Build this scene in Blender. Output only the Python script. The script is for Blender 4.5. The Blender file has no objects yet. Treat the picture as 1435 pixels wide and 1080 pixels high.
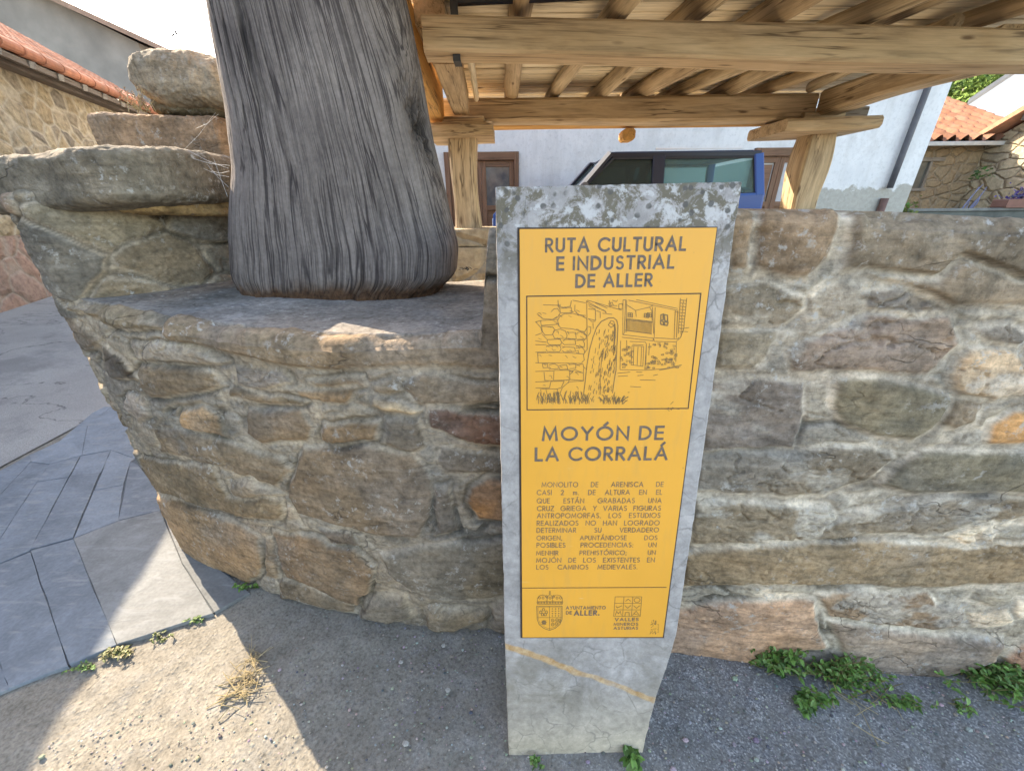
import bpy, bmesh, math, random
import numpy as np
from mathutils import Vector, Matrix
R = math.radians
SC = bpy.context.scene
COL = SC.collection

# ------------------------------------------------------------------ camera
EYE = 1.55
PITCH, ROLL, FPX = R(25.0), R(0.6), 536.0        # focal length in pixels of a 1435 px wide frame
_f = Vector((0, math.cos(PITCH), -math.sin(PITCH)))
_r0 = Vector((1, 0, 0)); _u0 = _r0.cross(_f)
_r = _r0 * math.cos(ROLL) - _u0 * math.sin(ROLL)
_u = _u0 * math.cos(ROLL) + _r0 * math.sin(ROLL)
cam_d = bpy.data.cameras.new("camera"); cam = bpy.data.objects.new("camera", cam_d); COL.objects.link(cam)
cam_d.sensor_width = 36.0; cam_d.lens = 36.0 * FPX / 1435.0
cam_d.clip_start = 0.02; cam_d.clip_end = 3000
cam.matrix_world = Matrix(((_r.x, _u.x, -_f.x, 0), (_r.y, _u.y, -_f.y, 0), (_r.z, _u.z, -_f.z, EYE), (0, 0, 0, 1)))
SC.camera = cam

# ------------------------------------------------------------------ sky and sun
SUN_AZ, SUN_EL = R(-52.0), R(33.0)               # azimuth from +Y towards +X
w = bpy.data.worlds.new("World"); SC.world = w; w.use_nodes = True
nt = w.node_tree; nt.nodes.clear()
_o = nt.nodes.new("ShaderNodeOutputWorld"); _b = nt.nodes.new("ShaderNodeBackground"); _s = nt.nodes.new("ShaderNodeTexSky")
_s.sky_type = 'NISHITA'; _s.sun_disc = False; _s.sun_elevation = SUN_EL; _s.sun_rotation = SUN_AZ
_s.air_density = 1.0; _s.dust_density = 1.2; _s.ozone_density = 1.0
_b.inputs['Strength'].default_value = 0.15
nt.links.new(_s.outputs[0], _b.inputs[0]); nt.links.new(_b.outputs[0], _o.inputs[0])
sd = bpy.data.lights.new("sun", 'SUN'); so = bpy.data.objects.new("sun", sd); COL.objects.link(so)
sd.energy = 2.5; sd.angle = R(0.35); sd.color = (1.0, 0.93, 0.82)
SUNDIR = Vector((math.sin(SUN_AZ) * math.cos(SUN_EL), math.cos(SUN_AZ) * math.cos(SUN_EL), math.sin(SUN_EL)))
so.rotation_euler = SUNDIR.to_track_quat('Z', 'Y').to_euler()
SC.view_settings.view_transform = 'Standard'; SC.view_settings.look = 'None'
SC.view_settings.exposure = 2.5; SC.view_settings.gamma = 1.0
SC.view_settings.use_white_balance = True; SC.view_settings.white_balance_temperature = 7700; SC.view_settings.white_balance_tint = 12
SC.cycles.max_bounces = 8; SC.cycles.diffuse_bounces = 5

# ------------------------------------------------------------------ survey helpers (photo measurements -> metres)
def ray(x, y):
    d = _r * ((x - 717.5) / FPX) - _u * ((y - 540.0) / FPX) + _f
    return d
def at_z(x, y, z):
    d = ray(x, y); s = (z - EYE) / d.z; return Vector((0, 0, EYE)) + d * s
def at_y(x, y, Y):
    d = ray(x, y); s = Y / d.y; return Vector((0, 0, EYE)) + d * s
def at_plane(x, y, p, n):
    d = ray(x, y); o = Vector((0, 0, EYE)); s = (p - o).dot(n) / d.dot(n); return o + d * s
def project(P):
    Q = P - np.array([0, 0, EYE])
    a = Q @ np.array(_r); b = Q @ np.array(_u); c = Q @ np.array(_f)
    c = np.where(c < 1e-3, 1e-3, c)
    return 717.5 + FPX * a / c, 540.0 - FPX * b / c, c

# ------------------------------------------------------------------ noise
def _hash(ix, iy, iz, seed):
    h = (ix.astype(np.int64) * 374761393 + iy.astype(np.int64) * 668265263 + iz.astype(np.int64) * 2147483647 + seed * 144665) & 0xffffffff
    h = ((h ^ (h >> 13)) * 1274126177) & 0xffffffff
    h = ((h ^ (h >> 16)) * 2246822519) & 0xffffffff
    h = h ^ (h >> 15)
    return (h & 0xffffff) / float(0xffffff)
def vnoise(p, seed=0):
    p = np.asarray(p, float); i = np.floor(p); f = p - i; u = f * f * (3 - 2 * f)
    i = i.astype(np.int64); out = 0
    for dx in (0, 1):
        wx = u[:, 0] if dx else 1 - u[:, 0]
        for dy in (0, 1):
            wy = u[:, 1] if dy else 1 - u[:, 1]
            for dz in (0, 1):
                wz = u[:, 2] if dz else 1 - u[:, 2]
                out = out + wx * wy * wz * _hash(i[:, 0] + dx, i[:, 1] + dy, i[:, 2] + dz, seed)
    return out * 2 - 1
def fbm(p, octaves=4, seed=0, gain=0.5):
    a, s, t = 1.0, 0, 0; p = np.asarray(p, float).copy()
    for k in range(octaves):
        s = s + a * vnoise(p, seed + k * 17); t += a; a *= gain; p = p * 2.03 + 3.7
    return s / t
def sstep(a, b, x):
    t = np.clip((x - a) / (b - a), 0, 1); return t * t * (3 - 2 * t)

# ------------------------------------------------------------------ materials
class Mat:
    def __init__(s, name, rough=0.9, spec=0.3, metal=0.0):
        s.m = bpy.data.materials.new(name); s.m.use_nodes = True; s.t = s.m.node_tree
        s.bsdf = s.t.nodes['Principled BSDF']
        s.bsdf.inputs['Roughness'].default_value = rough; s.bsdf.inputs['Metallic'].default_value = metal
        s.bsdf.inputs['Specular IOR Level'].default_value = spec
        s._tc = None
    def put(s, sock, v):
        if isinstance(v, bpy.types.NodeSocket): s.t.links.new(v, sock)
        elif v is not None:
            if sock.type == 'RGBA' and not isinstance(v, float) and len(v) == 3: v = (*v, 1)
            sock.default_value = v
    def tc(s, which='Object'):
        if s._tc is None: s._tc = s.t.nodes.new('ShaderNodeTexCoord')
        return s._tc.outputs[which]
    def attr(s, name, out='Color'):
        n = s.t.nodes.new('ShaderNodeAttribute'); n.attribute_name = name; return n.outputs[out]
    def mapping(s, vec, scale=(1, 1, 1), loc=(0, 0, 0), rot=(0, 0, 0)):
        n = s.t.nodes.new('ShaderNodeMapping'); s.put(n.inputs['Vector'], vec)
        n.inputs['Scale'].default_value = scale; n.inputs['Location'].default_value = loc; n.inputs['Rotation'].default_value = rot
        return n.outputs[0]
    def noise(s, scale, vec=None, detail=4, rough=0.55, dist=0.0, out='Fac'):
        n = s.t.nodes.new('ShaderNodeTexNoise'); s.put(n.inputs['Vector'], vec if vec is not None else s.tc())
        n.inputs['Scale'].default_value = scale; n.inputs['Detail'].default_value = detail
        n.inputs['Roughness'].default_value = rough; n.inputs['Distortion'].default_value = dist
        return n.outputs[out]
    def voro(s, scale, vec=None, feature='F1', out='Distance', rnd=1.0):
        n = s.t.nodes.new('ShaderNodeTexVoronoi'); n.feature = feature; s.put(n.inputs['Vector'], vec if vec is not None else s.tc())
        n.inputs['Scale'].default_value = scale; n.inputs['Randomness'].default_value = rnd
        return n.outputs[out]
    def ramp(s, fac, stops, interp='LINEAR'):
        n = s.t.nodes.new('ShaderNodeValToRGB'); s.put(n.inputs[0], fac); cr = n.color_ramp; cr.interpolation = interp
        while len(cr.elements) < len(stops): cr.elements.new(0.5)
        for e, (p, c) in zip(cr.elements, stops):
            e.position = p; e.color = (c, c, c, 1) if isinstance(c, (int, float)) else (*c, 1)
        return n.outputs[0]
    def mix(s, fac, a, b, blend='MIX'):
        n = s.t.nodes.new('ShaderNodeMix'); n.data_type = 'RGBA'; n.blend_type = blend
        s.put(n.inputs[0], fac); s.put(n.inputs[6], a); s.put(n.inputs[7], b); return n.outputs[2]
    def math(s, op, a, b=None, c=None, clamp=False):
        n = s.t.nodes.new('ShaderNodeMath'); n.operation = op; n.use_clamp = clamp
        s.put(n.inputs[0], a)
        if b is not None: s.put(n.inputs[1], b)
        if c is not None: s.put(n.inputs[2], c)
        return n.outputs[0]
    def sep(s, vec):
        n = s.t.nodes.new('ShaderNodeSeparateXYZ'); s.put(n.inputs[0], vec); return n.outputs
    def addv(s, a, b, k=1.0):
        m = s.t.nodes.new('ShaderNodeVectorMath'); m.operation = 'MULTIPLY_ADD'
        s.put(m.inputs[0], b); m.inputs[1].default_value = (k, k, k); s.put(m.inputs[2], a); return m.outputs[0]
    def bump(s, h, strength=0.5, dist=0.01, prev=None):
        n = s.t.nodes.new('ShaderNodeBump'); s.put(n.inputs['Height'], h); n.inputs['Strength'].default_value = strength
        n.inputs['Distance'].default_value = dist
        if prev is not None: s.put(n.inputs['Normal'], prev)
        return n.outputs[0]
    def out(s, col=None, normal=None, rough=None):
        if col is not None: s.put(s.bsdf.inputs['Base Color'], col)
        if normal is not None: s.put(s.bsdf.inputs['Normal'], normal)
        if rough is not None: s.put(s.bsdf.inputs['Roughness'], rough)
        return s.m

def m_plain(name, col, rough=0.6, var=0.15, scale=8, spec=0.4, metal=0.0):
    m = Mat(name, rough, spec, metal); n = m.noise(scale, detail=5)
    c = m.mix(1.0, col, m.ramp(n, [(0.25, 1 - var), (0.75, 1 + var)]), 'MULTIPLY')
    return m.out(c, m.bump(n, 0.1, 0.004))

def m_tinted(name, fine=60, mid=9, amp=0.35, spots=True, bumpd=0.006):
    """natural stone whose own colour comes from the per-vertex 'tint' attribute"""
    m = Mat(name, 0.92, 0.2); c = m.attr('tint')
    n1 = m.noise(mid, detail=7, rough=0.62, dist=0.4); n2 = m.noise(fine, detail=5, rough=0.65); n3 = m.noise(2.3, detail=5, dist=0.6)
    c = m.mix(1.0, c, m.ramp(n1, [(0.28, 1 - amp), (0.5, 1.0), (0.75, 1 + amp)]), 'MULTIPLY')
    c = m.mix(1.0, c, m.ramp(n2, [(0.25, 0.55), (0.5, 1.0), (0.78, 1.4)]), 'MULTIPLY')
    # ochre and blue-grey iron staining of the sandstone
    c = m.mix(m.ramp(n3, [(0.42, 0.0), (0.68, 0.28)]), c, m.mix(1.0, c, (1.28, 0.98, 0.68), 'MULTIPLY'))
    n5 = m.noise(4.1, m.mapping(m.tc(), loc=(5, 2, 8)), detail=6, dist=0.8)
    c = m.mix(m.ramp(n5, [(0.5, 0.0), (0.66, 0.55)]), c, m.mix(1.0, c, (0.80, 0.88, 0.98), 'MULTIPLY'))
    bd = m.noise(1.0, m.mapping(m.tc(), (5, 5, 30)), detail=6, rough=.65, dist=.5); c = m.mix(1.0, c, m.ramp(bd, [(.28, .68), (.5, 1.0), (.72, 1.26)]), 'MULTIPLY')
    rn = m.noise(3.2, m.mapping(m.tc(), (1, 1, 1.8), loc=(2, 2, 5)), detail=4, rough=.5, dist=.3)
    crk = m.math('MULTIPLY', m.ramp(m.math('ABSOLUTE', m.math('SUBTRACT', rn, .5)), [(0.0, 1.0), (.003, .7), (.007, 0.0)]), m.ramp(m.noise(2.6, m.mapping(m.tc(), loc=(7, 7, 7)), detail=3), [(.54, 0.0), (.64, .6)]))
    c = m.mix(crk, c, (.05, .042, .034))
    n8 = m.noise(26, m.mapping(m.tc(), (1, 1, 3.0)), detail=5, rough=0.7, dist=0.5)
    c = m.mix(m.ramp(n8, [(0.3, 0.45), (0.46, 0.0)]), c, (0.075, 0.062, 0.048))
    h = m.math('MULTIPLY_ADD', n1, 1.2, m.math('MULTIPLY', n2, 0.6)); h = m.math('SUBTRACT', h, m.math('MULTIPLY', crk, .9)); h = m.math('ADD', h, m.math('MULTIPLY', bd, .5))
    if spots:
        n4 = m.noise(38, m.mapping(m.tc(), loc=(3, 1, 7)), detail=4, rough=0.7); n6 = m.noise(5.5, m.mapping(m.tc(), loc=(1, 9, 4)), detail=4)
        lich = m.math('MULTIPLY', m.ramp(n4, [(0.56, 0.0), (0.66, 1.0)]), m.ramp(n6, [(0.46, 0.0), (0.6, 0.75)]))
        c = m.mix(lich, c, (0.46, 0.44, 0.40))
        n7 = m.noise(3.4, m.mapping(m.tc(), loc=(8, 3, 2)), detail=8, rough=0.72)
        c = m.mix(m.ramp(n7, [(0.54, 0.0), (0.68, 0.55)]), c, (0.06, 0.052, 0.038))
        pits = m.voro(95); h = m.math('ADD', h, m.math('MULTIPLY', m.ramp(pits, [(0.0, 0.0), (0.3, 1.0)]), 0.16))
    return m.out(c, m.bump(h, 0.85, bumpd))

def m_wood(name, c1, c2, rough=0.75, grain=1.0, knots=True, dark=0.5):
    """sawn timber: 'grain' attribute = (along, across, across) in metres"""
    m = Mat(name, rough, 0.25); v = m.attr('grain', 'Vector')
    g = m.noise(1.0, m.mapping(v, (2.2, 42 * grain, 42 * grain)), detail=6, rough=0.6, dist=0.8)
    b = m.noise(1.0, m.mapping(v, (1.6, 7, 7)), detail=4, dist=0.5)
    f = m.noise(1.0, m.mapping(v, (9, 190, 190)), detail=3)
    c = m.mix(m.ramp(b, [(0.3, 0.0), (0.7, 1.0)]), c1, c2)
    c = m.mix(1.0, c, m.ramp(g, [(0.25, 1 - dark * 0.9), (0.5, 1.0), (0.75, 1.12)]), 'MULTIPLY')
    c = m.mix(1.0, c, m.ramp(f, [(0.3, 0.9), (0.7, 1.07)]), 'MULTIPLY')
    rn = m.noise(1.0, m.mapping(v, (.9, 26, 26), loc=(3, 9, 1)), detail=3, dist=.4)
    ck = m.math('MULTIPLY', m.ramp(m.math('ABSOLUTE', m.math('SUBTRACT', rn, .5)), [(0.0, 1.0), (.012, .7), (.03, 0.0)]), m.ramp(m.noise(1.0, m.mapping(v, (1.3, 9, 9), loc=(1, 1, 6)), detail=2), [(.48, 0.0), (.6, .8)]))
    c = m.mix(ck, c, (.075, .045, .025))
    if knots:
        k = m.voro(1.0, m.mapping(v, (2.6, 11, 11)))
        c = m.mix(m.ramp(k, [(0.05, 0.8), (0.13, 0.0)]), c, (0.10, 0.055, 0.03))
    st = m.noise(1.0, m.mapping(v, (1.1, 5, 5), loc=(4, 4, 4)), detail=6, rough=0.7)
    c = m.mix(m.ramp(st, [(0.52, 0.0), (0.75, 0.6)]), c, (0.13, 0.085, 0.05))
    h = m.math('SUBTRACT', m.math('ADD', g, m.math('MULTIPLY', f, 0.4)), ck)
    return m.out(c, m.bump(h, 0.5, 0.004))

def m_rubble(name, sc=3.0, tones=((0.30, 0.24, 0.16), (0.36, 0.29, 0.19), (0.25, 0.21, 0.16)), mortar=(0.36, 0.31, 0.23), squash=1.6, gap=0.07, amp=1.0):
    m = Mat(name, 0.93, 0.15)
    v = m.mapping(m.addv(m.tc(), m.noise(1.7, detail=3, out='Color'), 0.22), (1, 1, squash))
    d = m.voro(sc, v, 'DISTANCE_TO_EDGE'); cell = m.voro(sc, v, 'F1', 'Color')
    s = m.sep(cell)[0]; n1 = m.noise(14, detail=7, rough=0.65); n2 = m.noise(2.0, detail=5)
    c = m.ramp(s, [(0.0, tones[0]), (0.5, tones[1]), (1.0, tones[2])])
    c = m.mix(1.0, c, m.ramp(n1, [(0.25, 1 - 0.4 * amp), (0.75, 1 + 0.35 * amp)]), 'MULTIPLY')
    edge = m.ramp(d, [(gap * 0.35, 1.0), (gap, 0.0)])
    c = m.mix(edge, c, m.mix(1.0, mortar, m.ramp(n1, [(0.3, 0.75), (0.7, 1.2)]), 'MULTIPLY'))
    c = m.mix(m.ramp(n2, [(0.5, 0.0), (0.75, 0.45)]), c, (0.14, 0.11, 0.08))
    h = m.math('ADD', m.ramp(d, [(0.0, 0.0), (gap * 2.2, 1.0)]), m.math('MULTIPLY', n1, 0.6))
    return m.out(c, m.bump(h, 0.9, 0.05))

# ------------------------------------------------------------------ mesh helpers
class MB:
    def __init__(s): s.v = []; s.f = []; s.g = []; s.c = []
    def vert(s, p, g=None, c=None):
        s.v.append(tuple(p)); s.g.append(tuple(g) if g is not None else tuple(p))
        s.c.append(tuple(c) if c is not None else (1, 1, 1)); return len(s.v) - 1
    def ring_loft(s, rings, grains=None, cap=True, cols=None):
        n = len(rings[0]); ids = []
        for k, r in enumerate(rings):
            ids.append([s.vert(p, grains[k][j] if grains else None, cols[k] if cols else None) for j, p in enumerate(r)])
        for a, b in zip(ids[:-1], ids[1:]):
            for j in range(n): s.f.append((a[j], a[(j + 1) % n], b[(j + 1) % n], b[j]))
        if cap: s.f.append(tuple(reversed(ids[0]))); s.f.append(tuple(ids[-1]))
    def bar(s, p0, p1, w, h, up=(0, 0, 1), ch=None, seg=1, wob=0.0, taper=1.0, rnd=None):
        """timber of rectangular section with chamfered arrises, w across, h along up"""
        p0, p1 = Vector(p0), Vector(p1); d = (p1 - p0); L = d.length; d.normalize()
        up = Vector(up); x = d.cross(up).normalized(); y = x.cross(d).normalized()
        if ch is None: ch = min(w, h) * 0.09
        rnd = rnd or random; off = rnd.uniform(0, 40); ph = [rnd.uniform(0, 6.28) for _ in range(4)]
        rings, gr = [], []
        for k in range(seg + 1):
            t = k / seg; sc = 1 + (taper - 1) * t; a, b = w / 2 * sc, h / 2 * sc
            a *= 1 + wob * 2 * math.sin(ph[0] + t * 5.1); b *= 1 + wob * 2 * math.sin(ph[1] + t * 6.3)
            c = p0 + d * (L * t) + x * (wob * w * 1.6 * math.sin(ph[2] + t * 3.7)) + y * (wob * h * 1.2 * math.sin(ph[3] + t * 4.4))
            pts = [(-a + ch, -b), (a - ch, -b), (a, -b + ch), (a, b - ch), (a - ch, b), (-a + ch, b), (-a, b - ch), (-a, -b + ch)]
            rings.append([c + x * q[0] + y * q[1] for q in pts]); gr.append([(off + L * t, q[0] + off, q[1] + off) for q in pts])
        s.ring_loft(rings, gr)
    def pole(s, p0, p1, r0, r1, seg=10, n=12, wob=0.05, rnd=None):
        p0, p1 = Vector(p0), Vector(p1); d = (p1 - p0); L = d.length; d.normalize()
        x = d.cross(Vector((0.01, 0, 1)) if abs(d.z) < 0.95 else Vector((1, 0, 0))).normalized(); y = x.cross(d).normalized()
        rnd = rnd or random; off = rnd.uniform(0, 40); ph = [rnd.uniform(0, 6.28) for _ in range(6)]
        rings, gr = [], []
        for k in range(seg + 1):
            t = k / seg; r = r0 + (r1 - r0) * t
            c = p0 + d * (L * t) + x * (r * wob * 4 * math.sin(ph[0] + t * 4)) + y * (r * wob * 3 * math.sin(ph[1] + t * 5))
            ring, g = [], []
            for j in range(n):
                a = j * 2 * math.pi / n
                rr = r * (1 + wob * math.sin(2 * a + ph[2] + t * 2) + wob * 0.7 * math.sin(3 * a + ph[3] - t * 5))
                ring.append(c + x * (rr * math.cos(a)) + y * (rr * math.sin(a))); g.append((off + L * t, off + r * math.cos(a), off + r * math.sin(a)))
            rings.append(ring); gr.append(g)
        s.ring_loft(rings, gr)
    def box(s, lo, hi, ch=0.0):
        lo, hi = Vector(lo), Vector(hi); c = (lo + hi) / 2
        s.bar((c.x, lo.y, c.z), (c.x, hi.y, c.z), hi.x - lo.x, hi.z - lo.z, ch=ch or min(hi.x - lo.x, hi.z - lo.z) * 0.02)
    def quad(s, a, b, c, d): s.f.append(tuple(s.vert(p) for p in (a, b, c, d)))
    def prism(s, poly, off):
        off = Vector(off); a = [s.vert(p) for p in poly]; b = [s.vert(Vector(p) + off) for p in poly]; n = len(poly)
        s.f.append(tuple(a)); s.f.append(tuple(reversed(b)))
        for j in range(n): s.f.append((a[j], b[j], b[(j + 1) % n], a[(j + 1) % n]))
    def grid(s, P, c=None, flip=False):
        nu, nv = P.shape[:2]; base = len(s.v)
        pts = P.reshape(-1, 3); s.v += [tuple(q) for q in pts]; s.g += [tuple(q) for q in pts]
        s.c += [tuple(q) for q in c.reshape(-1, 3)] if c is not None else [(1, 1, 1)] * len(pts)
        for i in range(nu - 1):
            for j in range(nv - 1):
                q = (base + i * nv + j, base + (i + 1) * nv + j, base + (i + 1) * nv + j + 1, base + i * nv + j + 1)
                s.f.append(q[::-1] if flip else q)
    def build(s, name, mat, parent=None, smooth=False, bevel=0.0, fix=True):
        me = bpy.data.meshes.new(name); me.from_pydata(s.v, [], s.f)
        a = me.attributes.new('grain', 'FLOAT_VECTOR', 'POINT'); a.data.foreach_set('vector', np.array(s.g, dtype=np.float32).ravel())
        a = me.attributes.new('tint', 'FLOAT_COLOR', 'POINT')
        cc = np.ones((len(s.v), 4), dtype=np.float32); cc[:, :3] = np.array(s.c); a.data.foreach_set('color', cc.ravel())
        if fix or bevel:
            bm = bmesh.new(); bm.from_mesh(me)
            if fix: bmesh.ops.recalc_face_normals(bm, faces=bm.faces)
            if bevel:
                es = [e for e in bm.edges if len(e.link_faces) == 2 and e.calc_face_angle(0) > 0.6]
                bmesh.ops.bevel(bm, geom=es, offset=bevel, segments=2, affect='EDGES', profile=0.6)
            bm.to_mesh(me); bm.free()
        if smooth: me.polygons.foreach_set('use_smooth', [True] * len(me.polygons))
        me.materials.append(mat); me.update()
        o = bpy.data.objects.new(name, me); COL.objects.link(o)
        if parent is not None: o.parent = parent
        return o

def tag(o, label=None, cat=None, group=None, kind=None):
    if label: o['label'] = label
    if cat: o['category'] = cat
    if group: o['group'] = group
    if kind: o['kind'] = kind
    return o
def thing(name, label, cat, group=None):
    o = bpy.data.objects.new(name, None); COL.objects.link(o); o.empty_display_size = 0.2
    return tag(o, label, cat, group)

def big_grid(name, P, cols, mat, parent=None, flip=False):
    """numpy grid (nu, nv, 3) -> smooth mesh with tint"""
    nu, nv = P.shape[:2]; me = bpy.data.meshes.new(name)
    i, j = np.meshgrid(np.arange(nu - 1), np.arange(nv - 1), indexing='ij')
    q = np.stack([i * nv + j, (i + 1) * nv + j, (i + 1) * nv + j + 1, i * nv + j + 1], -1).reshape(-1, 4)
    if flip: q = q[:, ::-1]
    me.vertices.add(nu * nv); me.vertices.foreach_set('co', P.astype(np.float32).ravel())
    me.loops.add(q.size); me.loops.foreach_set('vertex_index', q.astype(np.int32).ravel())
    me.polygons.add(len(q)); me.polygons.foreach_set('loop_start', np.arange(0, q.size, 4, dtype=np.int32))
    me.polygons.foreach_set('use_smooth', np.ones(len(q), dtype=bool))
    a = me.attributes.new('tint', 'FLOAT_COLOR', 'POINT'); cc = np.ones((nu * nv, 4), dtype=np.float32); cc[:, :3] = cols.reshape(-1, 3)
    a.data.foreach_set('color', cc.ravel())
    me.update(calc_edges=True); me.validate(); me.materials.append(mat)
    o = bpy.data.objects.new(name, me); COL.objects.link(o)
    if parent is not None: o.parent = parent
    return o
def close_rows(P, cols, depth):
    """add a skirt row pair so the sheet of stone has a back"""
    return P, cols

random.seed(7)
# ================================================================== MATERIALS
M_WALL = m_tinted('wall_sandstone'); M_ROCK = m_tinted('loose_sandstone', 55, 8, 0.42, bumpd=.012)
M_WOOD = m_wood('oak_timber', (0.46, 0.33, 0.195), (0.64, 0.50, 0.335), dark=0.5)
M_WOOD2 = m_wood('pole_timber', (0.42, 0.31, 0.19), (0.66, 0.54, 0.37), dark=0.65)
M_BOARD = m_wood('board_timber', (0.74, 0.64, 0.46), (0.84, 0.75, 0.58), dark=0.35)
M_ORANGE = m_wood('sun_tinted_timber', (0.62, 0.33, 0.11), (0.70, 0.42, 0.16), dark=0.35)  # orange carries sun and bounce light, painted into the wood colour
M_BROWN = m_wood('brown_joinery', (0.16, 0.085, 0.05), (0.22, 0.12, 0.075), knots=False)
M_GREYWOOD = m_wood('weathered_timber', (0.22, 0.19, 0.16), (0.30, 0.26, 0.21))
M_IRON = m_plain('black_iron', (0.03, 0.03, 0.032), 0.55, 0.3, 30)
M_GLASSDARK = Mat('dark_glass', 0.06, 0.6); M_GLASSDARK = M_GLASSDARK.out((0.035, 0.045, 0.05))

# ================================================================== GROUND
def spaced(fine_lo, fine_hi, step, lo, hi):
    a = list(np.arange(fine_lo, fine_hi + 1e-6, step)); s = step; x = fine_hi
    while x < hi: s *= 1.35; x = min(hi, x + s); a.append(x)
    s = step; x = fine_lo; pre = []
    while x > lo: s *= 1.35; x = max(lo, x - s); pre.append(x)
    return np.array(pre[::-1] + a)
def m_ground():
    m = Mat('dirt_and_gravel', 0.95, 0.15)
    n1 = m.noise(2.2, detail=6, dist=0.5); n2 = m.noise(90, detail=6, rough=0.7); n3 = m.noise(14, detail=6, rough=0.65)
    c = m.mix(m.ramp(n1, [(0.35, 0.0), (0.65, 1.0)]), (0.215, 0.195, 0.16), (0.28, 0.255, 0.21))
    c = m.mix(1.0, c, m.ramp(n2, [(0.28, 0.5), (0.5, 1.0), (0.75, 1.38)]), 'MULTIPLY')
    c = m.mix(1.0, c, m.ramp(n3, [(0.3, 0.8), (0.7, 1.15)]), 'MULTIPLY')
    # darker loose grit along the right, worn off the tarmac
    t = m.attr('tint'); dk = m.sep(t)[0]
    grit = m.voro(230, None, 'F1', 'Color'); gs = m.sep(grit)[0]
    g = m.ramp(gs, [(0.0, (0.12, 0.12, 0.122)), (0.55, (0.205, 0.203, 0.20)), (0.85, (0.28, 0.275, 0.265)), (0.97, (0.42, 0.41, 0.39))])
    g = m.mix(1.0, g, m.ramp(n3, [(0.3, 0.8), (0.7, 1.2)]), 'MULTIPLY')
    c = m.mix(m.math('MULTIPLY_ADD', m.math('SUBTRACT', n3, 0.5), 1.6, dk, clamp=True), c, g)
    peb = m.voro(55, None, 'F1'); h = m.math('ADD', m.math('MULTIPLY', n2, 0.5), m.math('MULTIPLY', m.ramp(peb, [(0.0, 1.0), (0.42, 0.0)]), 0.5))
    h = m.math('ADD', h, m.math('MULTIPLY', n3, .7))
    return m.out(c, m.bump(h, 0.8, 0.006))
gx = spaced(-2.6, 2.6, 0.014, -900, 900); gy = spaced(0.15, 1.7, 0.014, -900, 900)
X, Y = np.meshgrid(gx, gy, indexing='ij'); p = np.stack([X.ravel(), Y.ravel(), 0 * X.ravel()], -1)
near = np.exp(-np.maximum(0, np.hypot(p[:, 0], p[:, 1]) - 3.0))
z = (fbm(p * 3.1, 4, 3) * 0.012 + fbm(p * 17, 4, 5) * 0.006) * near
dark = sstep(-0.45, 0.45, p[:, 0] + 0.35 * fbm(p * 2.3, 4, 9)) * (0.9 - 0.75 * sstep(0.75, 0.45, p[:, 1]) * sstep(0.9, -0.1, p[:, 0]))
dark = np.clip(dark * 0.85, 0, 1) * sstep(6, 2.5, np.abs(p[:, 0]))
z = np.where((p[:, 0] < -.9) & (p[:, 1] > .55), np.minimum(z, .004), z)
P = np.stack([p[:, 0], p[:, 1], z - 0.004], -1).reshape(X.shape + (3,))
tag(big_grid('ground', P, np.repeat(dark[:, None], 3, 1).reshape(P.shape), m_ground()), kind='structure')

def m_asphalt():
    m = Mat('worn_asphalt', 0.93, 0.2); n = m.noise(180, detail=4, rough=0.7); n2 = m.noise(1.3, detail=6, dist=0.6)
    c = m.mix(m.ramp(n2, [(0.35, 0.0), (0.65, 1.0)]), (0.29, 0.28, 0.265), (0.35, 0.34, 0.32))
    c = m.mix(1.0, c, m.ramp(n, [(0.3, 0.6), (0.7, 1.35)]), 'MULTIPLY'); n4 = m.noise(.8, m.mapping(m.tc(), loc=(3, 1, 0)), detail=7, rough=.7); c = m.mix(m.ramp(n4, [(.52, 0.), (.60, .45)]), c, (.13, .13, .13))
    rn = m.noise(.9, m.mapping(m.tc(), loc=(7, 2, 0)), detail=6, rough=.6, dist=.5); c = m.mix(m.ramp(m.math('ABSOLUTE', m.math('SUBTRACT', rn, .5)), [(0., .8), (.006, 0.)]), c, (.06, .06, .06))
    return m.out(c, m.bump(n, 0.8, 0.006))
def sheet(name, poly, z, mat, kind='structure'):
    b = MB(); b.f.append(tuple(b.vert((q[0], q[1], z + (q[2] if len(q) > 2 else 0))) for q in poly)); o = b.build(name, mat); tag(o, kind=kind); return o
# road runs between the wall and the house on the left
e0, e1 = at_z(0, 655, 0), at_z(165, 567, 0); ed = (e1 - e0).normalized()
ra = e0 - ed * 12; rb = e0 + ed * 30
sheet('road', [ra, rb, rb + Vector((-9, -2, 1.0)), ra + Vector((-9, -2, 1.0))], 0.004, m_asphalt())

# slate pavement: every flag is its own raised slab inside one sheet
def m_slate():
    m = Mat('slate_flags', 0.85, 0.12); v = m.tc(); t = m.attr('tint')
    n1 = m.noise(5, v, detail=7, rough=0.65, dist=0.8); n2 = m.noise(1.0, m.mapping(v, (8, 34, 20), rot=(0, 0, 0.6)), detail=5, dist=0.6)
    n3 = m.noise(70, v, detail=4)
    c = m.mix(1.0, t, m.ramp(n1, [(0.3, 0.78), (0.7, 1.2)]), 'MULTIPLY')
    c = m.mix(1.0, c, m.ramp(n3, [(0.3, 0.88), (0.7, 1.1)]), 'MULTIPLY')
    c = m.mix(m.ramp(n2, [(0.54, 0.0), (0.70, 0.75)]), c, (0.27, 0.28, 0.28))
    return m.out(c, m.bump(m.math('ADD', n2, m.math('MULTIPLY', n1, 0.8)), 0.5, 0.006))
def PC(l): return [(0.389 * x, 560 + 0.389 * y) for x, y in l]
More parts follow.
